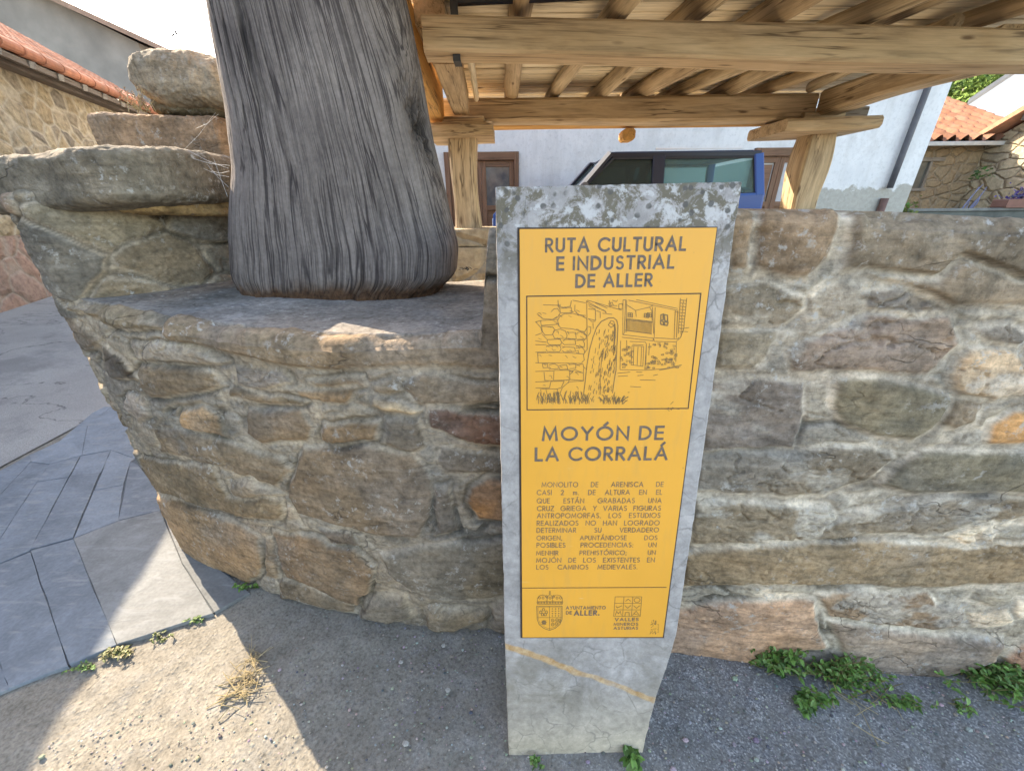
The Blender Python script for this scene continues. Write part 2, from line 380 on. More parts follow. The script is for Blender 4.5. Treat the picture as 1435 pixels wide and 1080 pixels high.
flags = [
 [(-300, 722), (-2, 602), (-2, 932), (36, 1046), (-250, 1165)], [(2, 599), (112, 556), (250, 962), (40, 1043), (2, 928)],
 [(116, 550), (268, 509), (424, 889), (254, 959)], [(271, 506), (430, 444), (580, 406), (660, 600), (770, 775), (427, 887)],
 [(585, 404), (720, 560), (900, 700), (775, 772), (664, 597)], [(-300, 638), (0, 354), (114, 230), (178, 238), (0, 510), (-3, 597), (-300, 716)],
 [(2, 595), (2, 513), (138, 303), (249, 286), (112, 547)], [(140, 300), (180, 239), (291, 209), (251, 283)], [(116, 543), (258, 279), (362, 268), (267, 502)],
 [(260, 276), (294, 208), (400, 188), (366, 267)], [(271, 501), (342, 332), (446, 312), (428, 440)], [(344, 329), (403, 187), (489, 217), (471, 229), (447, 309)],
 [(431, 438), (473, 228), (500, 240), (620, 394)], [(-300, 632), (-300, 420), (0, 263), (108, 204), (114, 227), (-1, 350)], [(111, 203), (213, 156), (316, 100), (296, 204), (182, 235), (118, 227)],
 [(216, 154), (362, 28), (402, 30), (318, 98)], [(319, 98), (405, 30), (480, 40), (490, 215), (402, 185), (299, 203)]]
b = MB(); rr = random.Random(4)
gA, gB = at_z(*PC([(-300, 420)])[0], 0), at_z(*PC([(-250, 1165)])[0], 0); gv = (gB - gA) / 3; gu = -ed
more = []
for i in range(9):
    for j in range(3): o_ = gA + gu * (.5 * i + .004 + (.16 if j == 1 and i else 0)) + gv * j; L_ = .5 + (.16 if j == 1 and i == 0 else 0); more.append([o_, o_ + gv, o_ + gv + gu * L_, o_ + gu * L_])
for fl in flags + more:
    pts = [at_z(x, y, 0) for x, y in PC(fl)] if not isinstance(fl[0], Vector) else fl
    c = sum(pts, Vector()) / len(pts); k = rr.uniform(0.8, 1.15); t = (0.20 * k, 0.225 * k, 0.25 * k)
    if fl[0] in ((271, 506), (585, 404)): t = (0.20 * k, 0.205 * k, 0.20 * k)
    top = [q - (c - q).normalized() * 0.0035 for q in pts]; z = 0.012 + rr.uniform(-.002, .003)
    dense = lambda L: [(L[i] * (1 - s / 6) + L[(i + 1) % len(L)] * (s / 6)) for i in range(len(L)) for s in range(6)]
    top = [q + Vector((rr.uniform(-.0015, .0015), rr.uniform(-.0015, .0015), 0)) for q in dense(top)]
    lo = [b.vert((q.x, q.y, -0.02), c=t) for q in top]; mid = [b.vert((q.x, q.y, z - 0.0025), c=t) for q in top]
    hi = [b.vert((q + (c - q).normalized() * 0.003)[:2] + (z,), c=t) for q in top]; n = len(top)
    for j in range(n):
        b.f.append((lo[j], lo[(j + 1) % n], mid[(j + 1) % n], mid[j])); b.f.append((mid[j], mid[(j + 1) % n], hi[(j + 1) % n], hi[j]))
    b.f.append(tuple(hi))
tag(b.build('pavement', m_slate()), kind='structure')
m = Mat('joint_dirt', 0.95); M_JOINT = m.out(m.mix(m.noise(60), (0.085, 0.098, 0.11), (0.12, 0.13, 0.135)))
jl = [at_z(x, y, 0) for x, y in PC([(-300, 420), (-300, 720), (-250, 1160), (36, 1040), (252, 955), (422, 885), (770, 770), (890, 700), (600, 398), (520, 240), (480, 62), (362, 32), (214, 158), (110, 206), (0, 266)])]
sheet('pavement_bed', [(q.x, q.y) for q in jl] , 0.0055, M_JOINT)

# yard behind the wall, half a metre higher
def m_yard():
    m = Mat('yard_concrete', 0.9, 0.2); n = m.noise(3, detail=7); return m.out(m.ramp(n, [(0.3, (0.42, 0.37, 0.29)), (0.7, (0.52, 0.46, 0.37))]), m.bump(n, 0.4, 0.02))
sheet('yard', [(-1.95, 1.75), (6, 1.3), (30, 1.3), (30, 30), (-6.5, 30), (-3.6, 9), (-2.35, 4)], 0.5, m_yard())

# ================================================================== THE STONE WALL
def seg_dist(px, py, poly):
    """signed distance to polygon, + inside (pixels)"""
    n = len(poly); d = np.full(px.shape, 1e9); inside = np.zeros(px.shape, bool)
    for i in range(n):
        x0, y0 = poly[i]; x1, y1 = poly[(i + 1) % n]; ex, ey = x1 - x0, y1 - y0
        wx, wy = px - x0, py - y0; t = np.clip((wx * ex + wy * ey) / (ex * ex + ey * ey + 1e-9), 0, 1)
        d = np.minimum(d, (wx - ex * t) ** 2 + (wy - ey * t) ** 2)
        c = ((y0 <= py) & (y1 > py)) | ((y1 <= py) & (y0 > py))
        xi = x0 + (py - y0) * ex / (ey if abs(ey) > 1e-9 else 1e-9)
        inside ^= c & (px < xi)
    d = np.sqrt(d); return np.where(inside, d, -d)
C8 = lambda l: [(160 + .4815 * x, 380 + .4815 * y) for x, y in l]
C7 = lambda l: [(.3888 * x, 200 + .3888 * y) for x, y in l]
CA = lambda l: [(960 + .3519 * x, 260 + .3519 * y) for x, y in l]
CB = lambda l: [(920 + .4443 * x, 600 + .4443 * y) for x, y in l]
BR, GB, GY, TAN, ORG, RED, DK, GG, PK, BL = (.235, .185, .125), (.205, .18, .14), (.195, .185, .165), (.40, .32, .205), (.36, .22, .095), (.165, .105, .08), (.10, .09, .075), (.15, .148, .122), (.285, .21, .15), (.20, .205, .205)
WH = (.50, .46, .38)
stones = [  # polygon, colour, relief (m), roughness
 (C8([(165, 115), (158, 165), (185, 195), (330, 238), (500, 268), (650, 287), (860, 278), (1140, 286), (1150, 20), (700, 20), (400, 40), (250, 70)]), (.215, .185, .14), .045, .6),
 (C8([(0, 80), (140, 105), (155, 168), (40, 168), (0, 160)]), GB, .03, 1), (C8([(85, 270), (200, 275), (290, 295), (318, 340), (230, 360), (120, 360), (60, 310)]), GB, .03, .8),
 (C8([(50, 205), (240, 215), (300, 255), (330, 262), (250, 275), (90, 262)]), (.30, .29, .26), .02, 1), (C8([(340, 270), (500, 285), (520, 320), (400, 345), (330, 330)]), BL, .015, .8),
 (C8([(560, 312), (720, 308), (728, 335), (600, 332)]), GB, .02, .7), (C8([(530, 342), (700, 338), (672, 380), (540, 365)]), (.29, .225, .15), .02, .6),
 (C8([(750, 330), (810, 308), (838, 345), (782, 360), (745, 355)]), (.26, .23, .17), .02, .8), (C8([(750, 362), (810, 370), (902, 400), (880, 417), (780, 402), (744, 388)]), (.46, .39, .27), .035, .6),
 (C8([(840, 330), (900, 292), (1110, 330), (1150, 380), (900, 385)]), (.21, .19, .155), .015, .6), (C8([(390, 402), (540, 400), (580, 450), (560, 490), (430, 500), (385, 470)]), BR, .03, .6),
 (C8([(610, 437), (770, 432), (778, 480), (650, 497), (612, 480)]), BR, .025, .6), (C8([(785, 420), (890, 425), (903, 500), (870, 520), (800, 490)]), (.17, .155, .125), .03, .6),
 (C8([(925, 398), (1150, 412), (1150, 520), (1000, 482), (920, 452)]), RED, .03, .9), (C8([(550, 503), (740, 493), (870, 525), (932, 600), (930, 680), (880, 772), (780, 762), (540, 692), (520, 640)]), (.215, .18, .135), .035, .5),
 (C8([(945, 507), (1150, 540), (1150, 592), (970, 582), (940, 550)]), (.15, .14, .12), .03, .6), (C8([(945, 622), (988, 615), (1000, 750), (932, 760)]), (.16, .145, .12), .03, .6),
 (C8([(1040, 622), (1090, 597), (1150, 597), (1150, 725), (1060, 720), (1035, 670)]), (.33, .20, .10), .035, .5), (C8([(205, 400), (260, 388), (312, 420), (340, 487), (270, 467), (200, 450)]), (.43, .32, .20), .03, .9),
 (C8([(130, 452), (200, 457), (340, 492), (500, 540), (522, 570), (480, 622), (300, 562), (140, 522)]), (.20, .175, .135), .025, .9), (C8([(340, 602), (400, 590), (470, 630), (502, 642), (440, 656), (350, 647)]), (.25, .235, .20), .05, .7),
 (C8([(60, 535), (290, 570), (332, 652), (490, 664), (492, 720), (300, 700), (160, 660), (70, 600)]), (.20, .175, .13), .025, .8), (C8([(90, 630), (290, 705), (425, 760), (430, 880), (380, 905), (250, 860), (130, 770)]), (.28, .22, .15), .04, .5),
 (C8([(470, 750), (580, 762), (700, 792), (762, 850), (742, 930), (722, 972), (560, 935), (480, 872)]), (.225, .18, .13), .035, .8), (C8([(590, 740), (700, 750), (722, 787), (640, 783)]), (.155, .14, .12), .02, .6),
 (C8([(770, 812), (900, 792), (1150, 770), (1150, 930), (1000, 952), (870, 922), (800, 872)]), (.185, .175, .14), .045, .5), (C8([(720, 942), (850, 940), (867, 1000), (800, 1030), (715, 1005)]), (.195, .19, .17), .06, .5),
 (C8([(890, 982), (1080, 970), (1088, 1010), (1000, 1055), (900, 1030)]), (.25, .225, .175), .06, .6), (C8([(480, 880), (700, 965), (700, 1000), (480, 940)]), GB, .03, .8), (C8([(1095, 960), (1150, 950), (1150, 1060), (1095, 1040)]), GY, .05, .6),
 (C8([(440, 770), (462, 770), (480, 885), (440, 890)]), (.26, .225, .17), .015, .8), (C8([(345, 285), (345, 340), (560, 380), (540, 390), (330, 375)]), (.20, .17, .12), .015, .8),
 (C7([(40, 360), (225, 350), (400, 400), (430, 500), (200, 510), (60, 440)]), (.19, .175, .14), .03, 1), (C7([(110, 490), (250, 505), (420, 540), (620, 590), (600, 680), (420, 665), (250, 610)]), (.20, .18, .135), .03, 1),
 (C7([(350, 725), (450, 770), (522, 850), (430, 842), (380, 790)]), (.075, .07, .062), .03, 1), (C7([(270, 770), (340, 830), (420, 930), (432, 985), (360, 925), (290, 850)]), (.31, .235, .14), .035, 1),
 (C7([(190, 620), (260, 625), (350, 715), (330, 760), (260, 740)]), (.16, .15, .13), .03, 1), (C7([(480, 900), (540, 920), (560, 980), (500, 1000), (450, 950)]), (.36, .34, .31), .02, 1),
 (CA([(270, 30), (610, 30), (627, 140), (560, 280), (480, 362), (400, 362), (255, 332), (280, 200)]), (.235, .19, .14), .05, .6), (CA([(645, 30), (1450, 30), (1450, 400), (1330, 390), (1110, 300), (1000, 385), (700, 350), (600, 345), (640, 240)]), (.20, .178, .14), .055, .6),
 (CA([(1100, 300), (1330, 385), (1450, 405), (1450, 495), (1060, 472), (900, 410), (720, 358), (1000, 388)]), (.23, .20, .155), .035, .5),
 (CA([(170, 30), (258, 30), (266, 200), (240, 335), (170, 340)]), (.24, .20, .15), .04, .9), (CA([(120, 565), (380, 560), (370, 602), (318, 690), (260, 722), (120, 722)]), (.21, .19, .14), .035, .6),
 (CA([(420, 660), (560, 600), (720, 522), (1050, 502), (1082, 620), (950, 742), (700, 740), (440, 742)]), (.25, .21, .175), .03, 1), (CA([(150, 400), (330, 385), (470, 440), (470, 480), (400, 545), (150, 550)]), (.19, .175, .14), .025, 1),
 (CA([(700, 440), (850, 420), (1050, 490), (900, 515), (730, 492)]), (.17, .165, .15), .02, 1), (CA([(1040, 742), (1130, 642), (1300, 640), (1342, 690), (1352, 820), (1200, 847), (1100, 832), (1040, 790)]), (.44, .36, .26), .045, 1),
 (CA([(1150, 570), (1300, 560), (1400, 610), (1340, 640), (1200, 610)]), (.17, .165, .15), .02, .8),
 (CA([(610, 770), (800, 765), (930, 790), (1050, 832), (1000, 930), (900, 1010), (760, 1002), (620, 942), (590, 870)]), (.155, .15, .115), .04, .5), (CA([(1210, 940), (1290, 890), (1450, 890), (1450, 1010), (1200, 1012)]), (.34, .21, .10), .03, .5),
 (CA([(60, 790), (300, 770), (480, 792), (470, 900), (430, 1030), (60, 1040)]), (.15, .135, .12), .03, 1), (CA([(1060, 840), (1180, 852), (1140, 930), (1060, 960), (1010, 935)]), GB, .025, .8), (CA([(1360, 640), (1450, 620), (1450, 860), (1365, 850)]), (.28, .235, .175), .03, .8),
 (CB([(820, 65), (1250, 60), (1250, 195), (800, 195), (690, 170), (760, 110)]), (.155, .15, .115), .035, .5), (CB([(120, 80), (560, 60), (735, 70), (742, 92), (650, 162), (540, 197), (120, 192)]), (.17, .158, .13), .03, .9),
 (CB([(120, 210), (540, 232), (560, 270), (800, 222), (1250, 212), (1250, 260), (930, 322), (600, 332), (300, 352), (100, 362)]), (.19, .172, .135), .035, .9), (CB([(80, 385), (400, 355), (700, 344), (900, 364), (1250, 352), (1250, 480), (800, 492), (500, 482), (280, 472), (80, 492)]), (.205, .172, .12), .04, .8),
 (CB([(20, 560), (250, 520), (490, 520), (497, 590), (532, 690), (300, 740), (200, 735), (20, 700)]), (.31, .225, .165), .05, .6), (CB([(500, 510), (850, 510), (872, 540), (980, 572), (960, 612), (800, 632), (540, 582)]), (.205, .16, .115), .03, .9),
 (CB([(540, 600), (760, 632), (1000, 642), (1085, 642), (1052, 722), (850, 790), (720, 790), (600, 750)]), (.22, .19, .16), .055, .6), (CB([(1085, 702), (1159, 650), (1270, 650), (1270, 760), (1080, 750)]), (.30, .20, .15), .05, .5),
 (CB([(910, 332), (1000, 300), (1052, 300), (1060, 350), (960, 360)]), WH, .012, 1), (CB([(985, 575), (1100, 560), (1112, 602), (990, 612)]), WH, .015, 1), (CB([(1125, 530), (1250, 525), (1250, 580), (1130, 585)]), WH, .012, 1),
]
def generic_cells(u, v, cu, cv, seed):
    """irregular coursed rubble: edge distance (m) and cell id"""
    row = np.floor(v / cv); best = np.full(u.shape, 1e9); second = best.copy(); bid = np.zeros(u.shape, np.int64)
    for dj in (-1, 0, 1):
        j = row + dj
        i0 = np.floor(u / cu + 0.5 * (j % 2))
        for di in (-1, 0, 1):
            i = i0 + di
            hx = _hash(i.astype(np.int64), j.astype(np.int64), 0 * i.astype(np.int64), seed); hy = _hash(i.astype(np.int64), j.astype(np.int64), 1 + 0 * i.astype(np.int64), seed)
            cx = (i + 0.5 - 0.5 * (j % 2) + (hx - .5) * .8) * cu; cy = (j + .5 + (hy - .5) * .6) * cv
            d = np.sqrt((u - cx) ** 2 + ((v - cy) * cu / cv * 0.8) ** 2)
            idn = (i.astype(np.int64) * 7919 + j.astype(np.int64) * 104729) & 0xffffff
            m1 = d < best; second = np.where(m1, best, np.minimum(second, d)); bid = np.where(m1, idn, bid); best = np.where(m1, d, best)
    return (second - best) / 2, bid
PALETTE = np.array([BR, GB, GY, (.25, .20, .14), (.19, .165, .12), GG, PK, (.21, .185, .145), (.29, .24, .165), (.165, .15, .125)])

def smooth_path(pts, n=400):
    pts = np.array(pts, float); out = []
    P = np.vstack([2 * pts[0] - pts[1], pts, 2 * pts[-1] - pts[-2]])
    for i in range(1, len(P) - 2):
        for t in np.linspace(0, 1, 40, endpoint=False):
            a, b, c, d = P[i - 1], P[i], P[i + 1], P[i + 2]
            out.append(.5 * ((2 * b) + (c - a) * t + (2 * a - 5 * b + 4 * c - d) * t * t + (3 * b - a - 3 * c + d) * t ** 3))
    out.append(pts[-1]); return np.array(out)
def masonry(name, path, hfun, z0, us_fine, step, nz, depth, traced=True, parent=None, seed=1, lip=0.03, mat=None, cell=(.22, .115), relief=1.0, back=0.3):
    path = smooth_path(path); L = np.r_[0, np.cumsum(np.hypot(*np.diff(path, axis=0).T))]
    us = [0.0]
    while us[-1] < L[-1]: us.append(us[-1] + (step if us_fine[0] <= us[-1] <= us_fine[1] else step * 4))
    us = np.array(us[:-1]); x = np.interp(us, L, path[:, 0]); y = np.interp(us, L, path[:, 1])
    tx, ty = np.gradient(x, us), np.gradient(y, us); tl = np.hypot(tx, ty); tx, ty = tx / tl, ty / tl
    k = 9; ker = np.ones(2 * k + 1) / (2 * k + 1)
    tx = np.convolve(np.pad(tx, k, 'edge'), ker, 'valid'); ty = np.convolve(np.pad(ty, k, 'edge'), ker, 'valid'); tl = np.hypot(tx, ty); tx, ty = tx / tl, ty / tl
    nx, ny = -ty, tx
    h = hfun(x, y)
    rows = []   # (kind, offset-in, z, normal mix)
    fz = np.linspace(0, 1, nz); arc = np.linspace(0, 1, 7)[1:]; tops = np.linspace(0, 1, 46)[1:] ** 1.5
    U, POS, NRM, FRONT = [], [], [], []
    for f in fz:
        zz = np.minimum(z0 + (h.max() - lip - z0) * f, h - lip)
        POS.append(np.stack([x, y, zz], -1)); NRM.append(np.stack([nx, ny, 0 * nx], -1)); FRONT.append(np.ones_like(x))
    for a in arc:
        c, s = math.cos(a * math.pi / 2), math.sin(a * math.pi / 2); inn = lip * (1 - c)
        POS.append(np.stack([x - nx * inn, y - ny * inn, h - lip + lip * s], -1)); NRM.append(np.stack([nx * c, ny * c, s + 0 * nx], -1)); FRONT.append(np.full_like(x, 0.95 - .5 * a))
    for t in tops:
        inn = lip + (depth - lip) * t
        POS.append(np.stack([x - nx * inn, y - ny * inn, h + 0 * x], -1)); NRM.append(np.stack([0 * nx, 0 * nx, 1 + 0 * nx], -1)); FRONT.append(np.zeros_like(x))
    POS.append(np.stack([x - nx * depth, y - ny * depth, 0 * x + back], -1)); NRM.append(np.stack([-nx, -ny, 0 * nx], -1)); FRONT.append(np.zeros_like(x))
    P = np.stack(POS, 1).reshape(-1, 3); N = np.stack(NRM, 1).reshape(-1, 3); nrow = len(POS); UU = np.repeat(us, nrow)
    F = np.stack(FRONT, 1).reshape(-1)
    look = P.copy(); top = F < 0.4
    lipP = np.repeat(np.stack([x, y, h - lip - 0.012], -1), nrow, 0); look[F < 1] = lipP[F < 1]
    wob = np.stack([fbm(P * 9, 4, 21), fbm(P * 9, 4, 22), fbm(P * 9, 4, 23)], -1)
    # generic rubble everywhere, then the stones measured from the photograph
    vv = np.where(top, look[:, 2] + 0.9 * np.linalg.norm(P[:, :2] - lipP[:, :2], axis=1), P[:, 2])
    gd, gid = generic_cells(UU + wob[:, 0] * .03, vv + wob[:, 1] * .02, cell[0], cell[1], seed)
    tone = PALETTE[gid % len(PALETTE)] * (0.85 + 0.3 * ((gid >> 5) % 97) / 97.0)[:, None]
    ge = sstep(0.006, 0.022, gd); grel = 0.012 + 0.022 * ((gid >> 3) % 61) / 61.0
    crev = (1 - sstep(.002, .010, gd)) * .6; disp = ge * grel; col = tone; mask = ge; rough = np.full(len(P), .8)
    if traced:
        px, py, dep = project(look); px = px + wob[:, 0] * 9; py = py + wob[:, 1] * 7
        facing = (N[:, 0] * look[:, 0] + N[:, 1] * look[:, 1]) < -0.05 * np.hypot(look[:, 0], look[:, 1])
        facing = facing | (F < 1)
        inframe = facing & (px > -60) & (px < 1490) & (py > 200)
        # inside the frame loose small rubble is flatter and mortar coloured
        m1 = np.where(inframe, 0.35, 1.0); disp = disp * m1
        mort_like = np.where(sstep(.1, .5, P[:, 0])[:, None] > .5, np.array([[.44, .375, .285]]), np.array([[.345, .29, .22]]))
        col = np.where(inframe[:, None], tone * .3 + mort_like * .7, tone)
        near = np.full(len(P), 1e9); crev = np.where(inframe, crev * .4 * sstep(-.1, .3, fbm(P * 3, 3, 92)), crev)
        for k, (poly, c, rel, rg) in enumerate(stones):
            xs, ys = [q[0] for q in poly], [q[1] for q in poly]; cx0 = sum(xs) / len(xs)
            idx = np.where(inframe & (px > min(xs) - 16) & (px < max(xs) + 16) & (py > min(ys) - 16) & (py < max(ys) + 16))[0]
            if not len(idx): continue
            d = seg_dist(px[idx], py[idx], poly) * dep[idx] / FPX + (.004 if cx0 < 700 else .007)         # metres
            e = sstep(-0.002, 0.010 + rel * 0.35, d); rs = random.Random(k * 3 + 1)
            cx, cy = sum(xs) / len(xs), sum(ys) / len(ys)
            tilt = ((px[idx] - cx) * rs.uniform(-1, 1) + (py[idx] - cy) * rs.uniform(-.4, 1)) * dep[idx] / FPX * 0.12
            tilt = np.clip(tilt, -.02, .02)
            dome = np.clip(d, 0, .08) * 0.16
            dd = (rel * 0.85 + tilt + dome) * e
            near[idx] = np.minimum(near[idx], -d)
            mk = d > -0.014
            fade = sstep(-0.014, -0.002, d)
            disp[idx] = np.where(mk, disp[idx] * (1 - fade) + dd * fade, disp[idx]); mask[idx] = np.where(mk, np.where(d > -.002, np.maximum(e, 0), mask[idx] * (1 - fade)), mask[idx])
            pres = sstep(-.12, .22, fbm(P[idx] * 4.3 + k, 3, 90)) * (.6 if cx0 < 700 else .4)
            crv = np.exp(-((d + .006) / .0055) ** 2) * pres; crev[idx] = np.maximum(crev[idx], crv)
            e = sstep(-0.002, 0.006 + rel * 0.16, d)
            jit = 1 + 0.10 * rs.uniform(-1, 1)
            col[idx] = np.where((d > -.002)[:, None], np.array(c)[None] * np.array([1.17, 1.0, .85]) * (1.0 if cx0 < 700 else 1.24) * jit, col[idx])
            if rg >= .9 and cx0 > 700:
                lm = (sstep(.02, .2, fbm(P[idx] * np.array([9, 9, 14]) + k, 5, 95)) * .6)[:, None]; col[idx] = np.where((d > -.002)[:, None], col[idx] * (1 - lm) + np.array([.50, .45, .37]) * lm, col[idx])
            rough[idx] = np.where(d > -.002, rg, rough[idx])
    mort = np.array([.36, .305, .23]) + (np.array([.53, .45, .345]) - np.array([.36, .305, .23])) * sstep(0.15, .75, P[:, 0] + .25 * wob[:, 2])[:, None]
    mort = mort * (1 + .3 * fbm(P * 14, 3, 31))[:, None]
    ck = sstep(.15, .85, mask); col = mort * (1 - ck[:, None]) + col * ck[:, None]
    # dirt in joints, plus crevice shade painted into the colour, near-black under some stones
    gap = sstep(.16, .42, fbm(P * np.array([3.1, 3.1, 5]), 4, 41)) * (1 - sstep(.0, .55, mask)); col = col * (1 - .8 * gap[:, None]) + np.array([.05, .044, .03]) * .8 * gap[:, None]
    disp = disp - .014 * gap - .016 * crev; col = col * (1 - .78 * crev)[:, None]
    Ns = P * np.array([1, 1, 1.8])
    disp = disp * relief * (0.54 - .18 * sstep(.0, .4, P[:, 0])) + rough * (fbm(Ns * 11, 5, 51) * .009 + fbm(Ns * 38, 4, 52) * .0045) + fbm(P * 2.2, 3, 53) * .022
    ridge = np.abs(fbm(Ns * 5.5 + wob * .5, 4, 54)); disp = disp - .010 * (1 - sstep(0, .045, ridge)) * mask * sstep(.5, 1, rough)
    col = col * (1 + .20 * fbm(P * 4.5, 4, 61))[:, None]
    bl = sstep(.05, .4, fbm(P * 3.3, 4, 62))[:, None]; col = col * (1 - bl * .35) + np.array([.185, .185, .18]) * .35 * bl
    edge = np.exp(-((P[:, 2] - np.repeat(h, nrow)) / .05) ** 2) * (F > .4)
    disp = disp * (.22 + .78 * sstep(.38, 1.0, F)) + edge * (.016 * fbm(P * 13, 4, 97) - .012 * sstep(.1, .3, fbm(P * 7, 3, 98)))
    gt = ((F < .4) & (P[:, 0] < .0))[:, None]; col = np.where(gt, col * .25 + np.array([.215, .21, .20]) * .75, col)
    Q = P + N * disp[:, None]
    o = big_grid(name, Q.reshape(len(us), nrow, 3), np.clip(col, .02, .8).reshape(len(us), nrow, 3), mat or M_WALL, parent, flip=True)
    # close the two ends so the wall is a solid
    me = o.data; bm = bmesh.new(); bm.from_mesh(me); bm.verts.ensure_lookup_table()
    for c in (0, len(us) - 1):
        try: bm.faces.new([bm.verts[c * nrow + r] for r in range(nrow)])
        except Exception: pass
    bm.to_mesh(me); bm.free(); return o

wall = thing('stone_wall', 'old rubble stone wall behind the yellow sign, with pale mortar joints and a rounded corner', 'wall')
LEDGE = 1.245
front = [(3.6, .74), (1.875, .815), (1.02, .855), (.45, .93), (-.05, .985), (-.34, 1.0), (-.62, 1.045), (-1.0, 1.14), (-1.285, 1.24), (-1.56, 1.36), (-1.72, 1.48), (-1.80, 1.65), (-1.86, 1.95), (-2.05, 2.8), (-2.4, 4.2)]
def h_wall(x, y):
    r = 1.505 + 0.012 * np.sin(x * 2.1) ; return LEDGE + 0.02 * np.sin(x * 3) + (r - LEDGE) * sstep(-.085, -.05, x)
masonry('masonry', front, h_wall, -0.04, (1.5, 6.4), .0043, 350, .85, True, wall, 11)
# higher course on the left, set back on the ledge
setb = [(-1.32, 2.3), (-1.26, 1.92), (-1.27, 1.73), (-1.40, 1.50), (-1.51, 1.41), (-1.62, 1.39), (-1.755, 1.50), (-1.85, 1.68), (-1.90, 2.1), (-2.05, 2.9)]
masonry('upper_course', setb, lambda x, y: 1.615 + 0 * x, LEDGE - .05, (0, 9), .007, 60, .45, False, wall, 23, cell=(.3, .16), relief=.9, back=1.2)

def loft_stone(name, stations, mat, parent=None, col=(.2, .18, .14), amp=.02, seed=1, n=96, sub=120, power=4.0, fine=.008):
    """stations: (x, yfront, yback, zlow, zhigh) along the length; rounded section, rough surface"""
    st = np.array(stations, float); t = np.linspace(0, 1, sub); ts = np.linspace(0, 1, len(st))
    S = np.stack([np.interp(t, ts, st[:, k]) for k in range(5)], 1)
    ker = np.ones(9) / 9
    for k in range(5): S[:, k] = np.convolve(np.pad(S[:, k], 4, 'edge'), ker, 'valid')
    a = np.linspace(0, 2 * math.pi, n, endpoint=False); ca, sa = np.cos(a), np.sin(a)
    sx = np.sign(ca) * np.abs(ca) ** (2 / power); sz = np.sign(sa) * np.abs(sa) ** (2 / power)
    endf = np.minimum(1, np.minimum(t, 1 - t) * 12) ** .45; endf[0] = endf[-1] = .02
    P = np.zeros((sub, n, 3))
    yc, yr = (S[:, 1] + S[:, 2]) / 2, (S[:, 2] - S[:, 1]) / 2; zc, zr = (S[:, 3] + S[:, 4]) / 2, (S[:, 4] - S[:, 3]) / 2
    P[:, :, 0] = S[:, 0][:, None]; P[:, :, 1] = yc[:, None] + (yr * endf)[:, None] * sx[None]; P[:, :, 2] = zc[:, None] + (zr * endf)[:, None] * sz[None]
    N = np.zeros_like(P); N[:, :, 1] = sx[None]; N[:, :, 2] = sz[None]; N[:, :, 0] = (np.sign(t - .5) * (1 - endf))[:, None]
    N /= np.linalg.norm(N, axis=2, keepdims=True) + 1e-6
    q = P.reshape(-1, 3); d = fbm(q * 4, 4, seed) * amp + fbm(q * 16, 4, seed + 9) * amp * .4 + fbm(q * 60, 3, seed + 5) * fine
    q = q + N.reshape(-1, 3) * d[:, None]
    c = np.array(col)[None] * (1 + .25 * fbm(q * 5, 4, seed + 3))[:, None]
    Q = np.concatenate([q.reshape(sub, n, 3), q.reshape(sub, n, 3)[:, :1]], 1); CC = np.concatenate([c.reshape(sub, n, 3), c.reshape(sub, n, 3)[:, :1]], 1)
    o = big_grid(name, Q, np.clip(CC, .02, .8), mat, parent)
    bm = bmesh.new(); bm.from_mesh(o.data); bmesh.ops.remove_doubles(bm, verts=bm.verts, dist=.0004); bmesh.ops.recalc_face_normals(bm, faces=bm.faces); bm.to_mesh(o.data); bm.free()
    return o
def stn(px, ytop, ybot, Y, depth):
    a, b_ = at_y(px, ytop, Y), at_y(px, ybot, Y); return ((a.x + b_.x) / 2, Y, Y + depth, b_.z, a.z)
loft_stone('capstone', [stn(-60, 240, 296, 1.50, .4), stn(-25, 224, 302, 1.46, .5), stn(35, 209, 302, 1.40, .58), stn(95, 201, 296, 1.36, 1.0), stn(165, 196, 288, 1.37, 1.2), stn(235, 201, 282, 1.49, 1.1), stn(280, 212, 280, 1.60, .9), stn(305, 222, 276, 1.68, .6), stn(325, 230, 272, 1.75, .4)],
           M_ROCK, wall, (.19, .162, .122), .026, 3, power=7)
loft_stone('bed_stone', [stn(140, 268, 300, 1.42, .5), stn(220, 268, 303, 1.49, .4), stn(318, 266, 304, 1.72, .3)], M_ROCK, wall, (.33, .225, .11), .012, 8)

o = loft_stone('stone_block', [stn(127, 158, 226, 2.16, .4), stn(150, 155, 229, 2.15, .42), stn(230, 157, 232, 2.14, .44), stn(330, 160, 236, 2.14, .44)], M_ROCK, None, (.32, .215, .135), .012, 15, power=9)
tag(o, 'flat squared reddish stone lying on the capstone, under the rounded boulder', 'stone')
o = loft_stone('boulder', [stn(174, 90, 116, 2.22, .36), stn(182, 62, 142, 2.18, .42), stn(212, 52, 153, 2.16, .46), stn(260, 58, 146, 2.16, .46), stn(300, 70, 152, 2.18, .44), stn(330, 84, 150, 2.22, .36)], M_ROCK, None, (.32, .265, .19), .022, 27, power=3.2)
tag(o, 'large rounded sandstone boulder on top of the flat block beside the grey monolith', 'boulder')
o = loft_stone('packing_stone', [stn(208, 138, 159, 2.24, .25), stn(240, 136, 160, 2.23, .25), stn(310, 138, 161, 2.24, .25)], M_ROCK, None, (.17, .14, .09), .02, 31)
tag(o, 'small dark rubble packed between the rounded boulder and the block below it', 'stone')

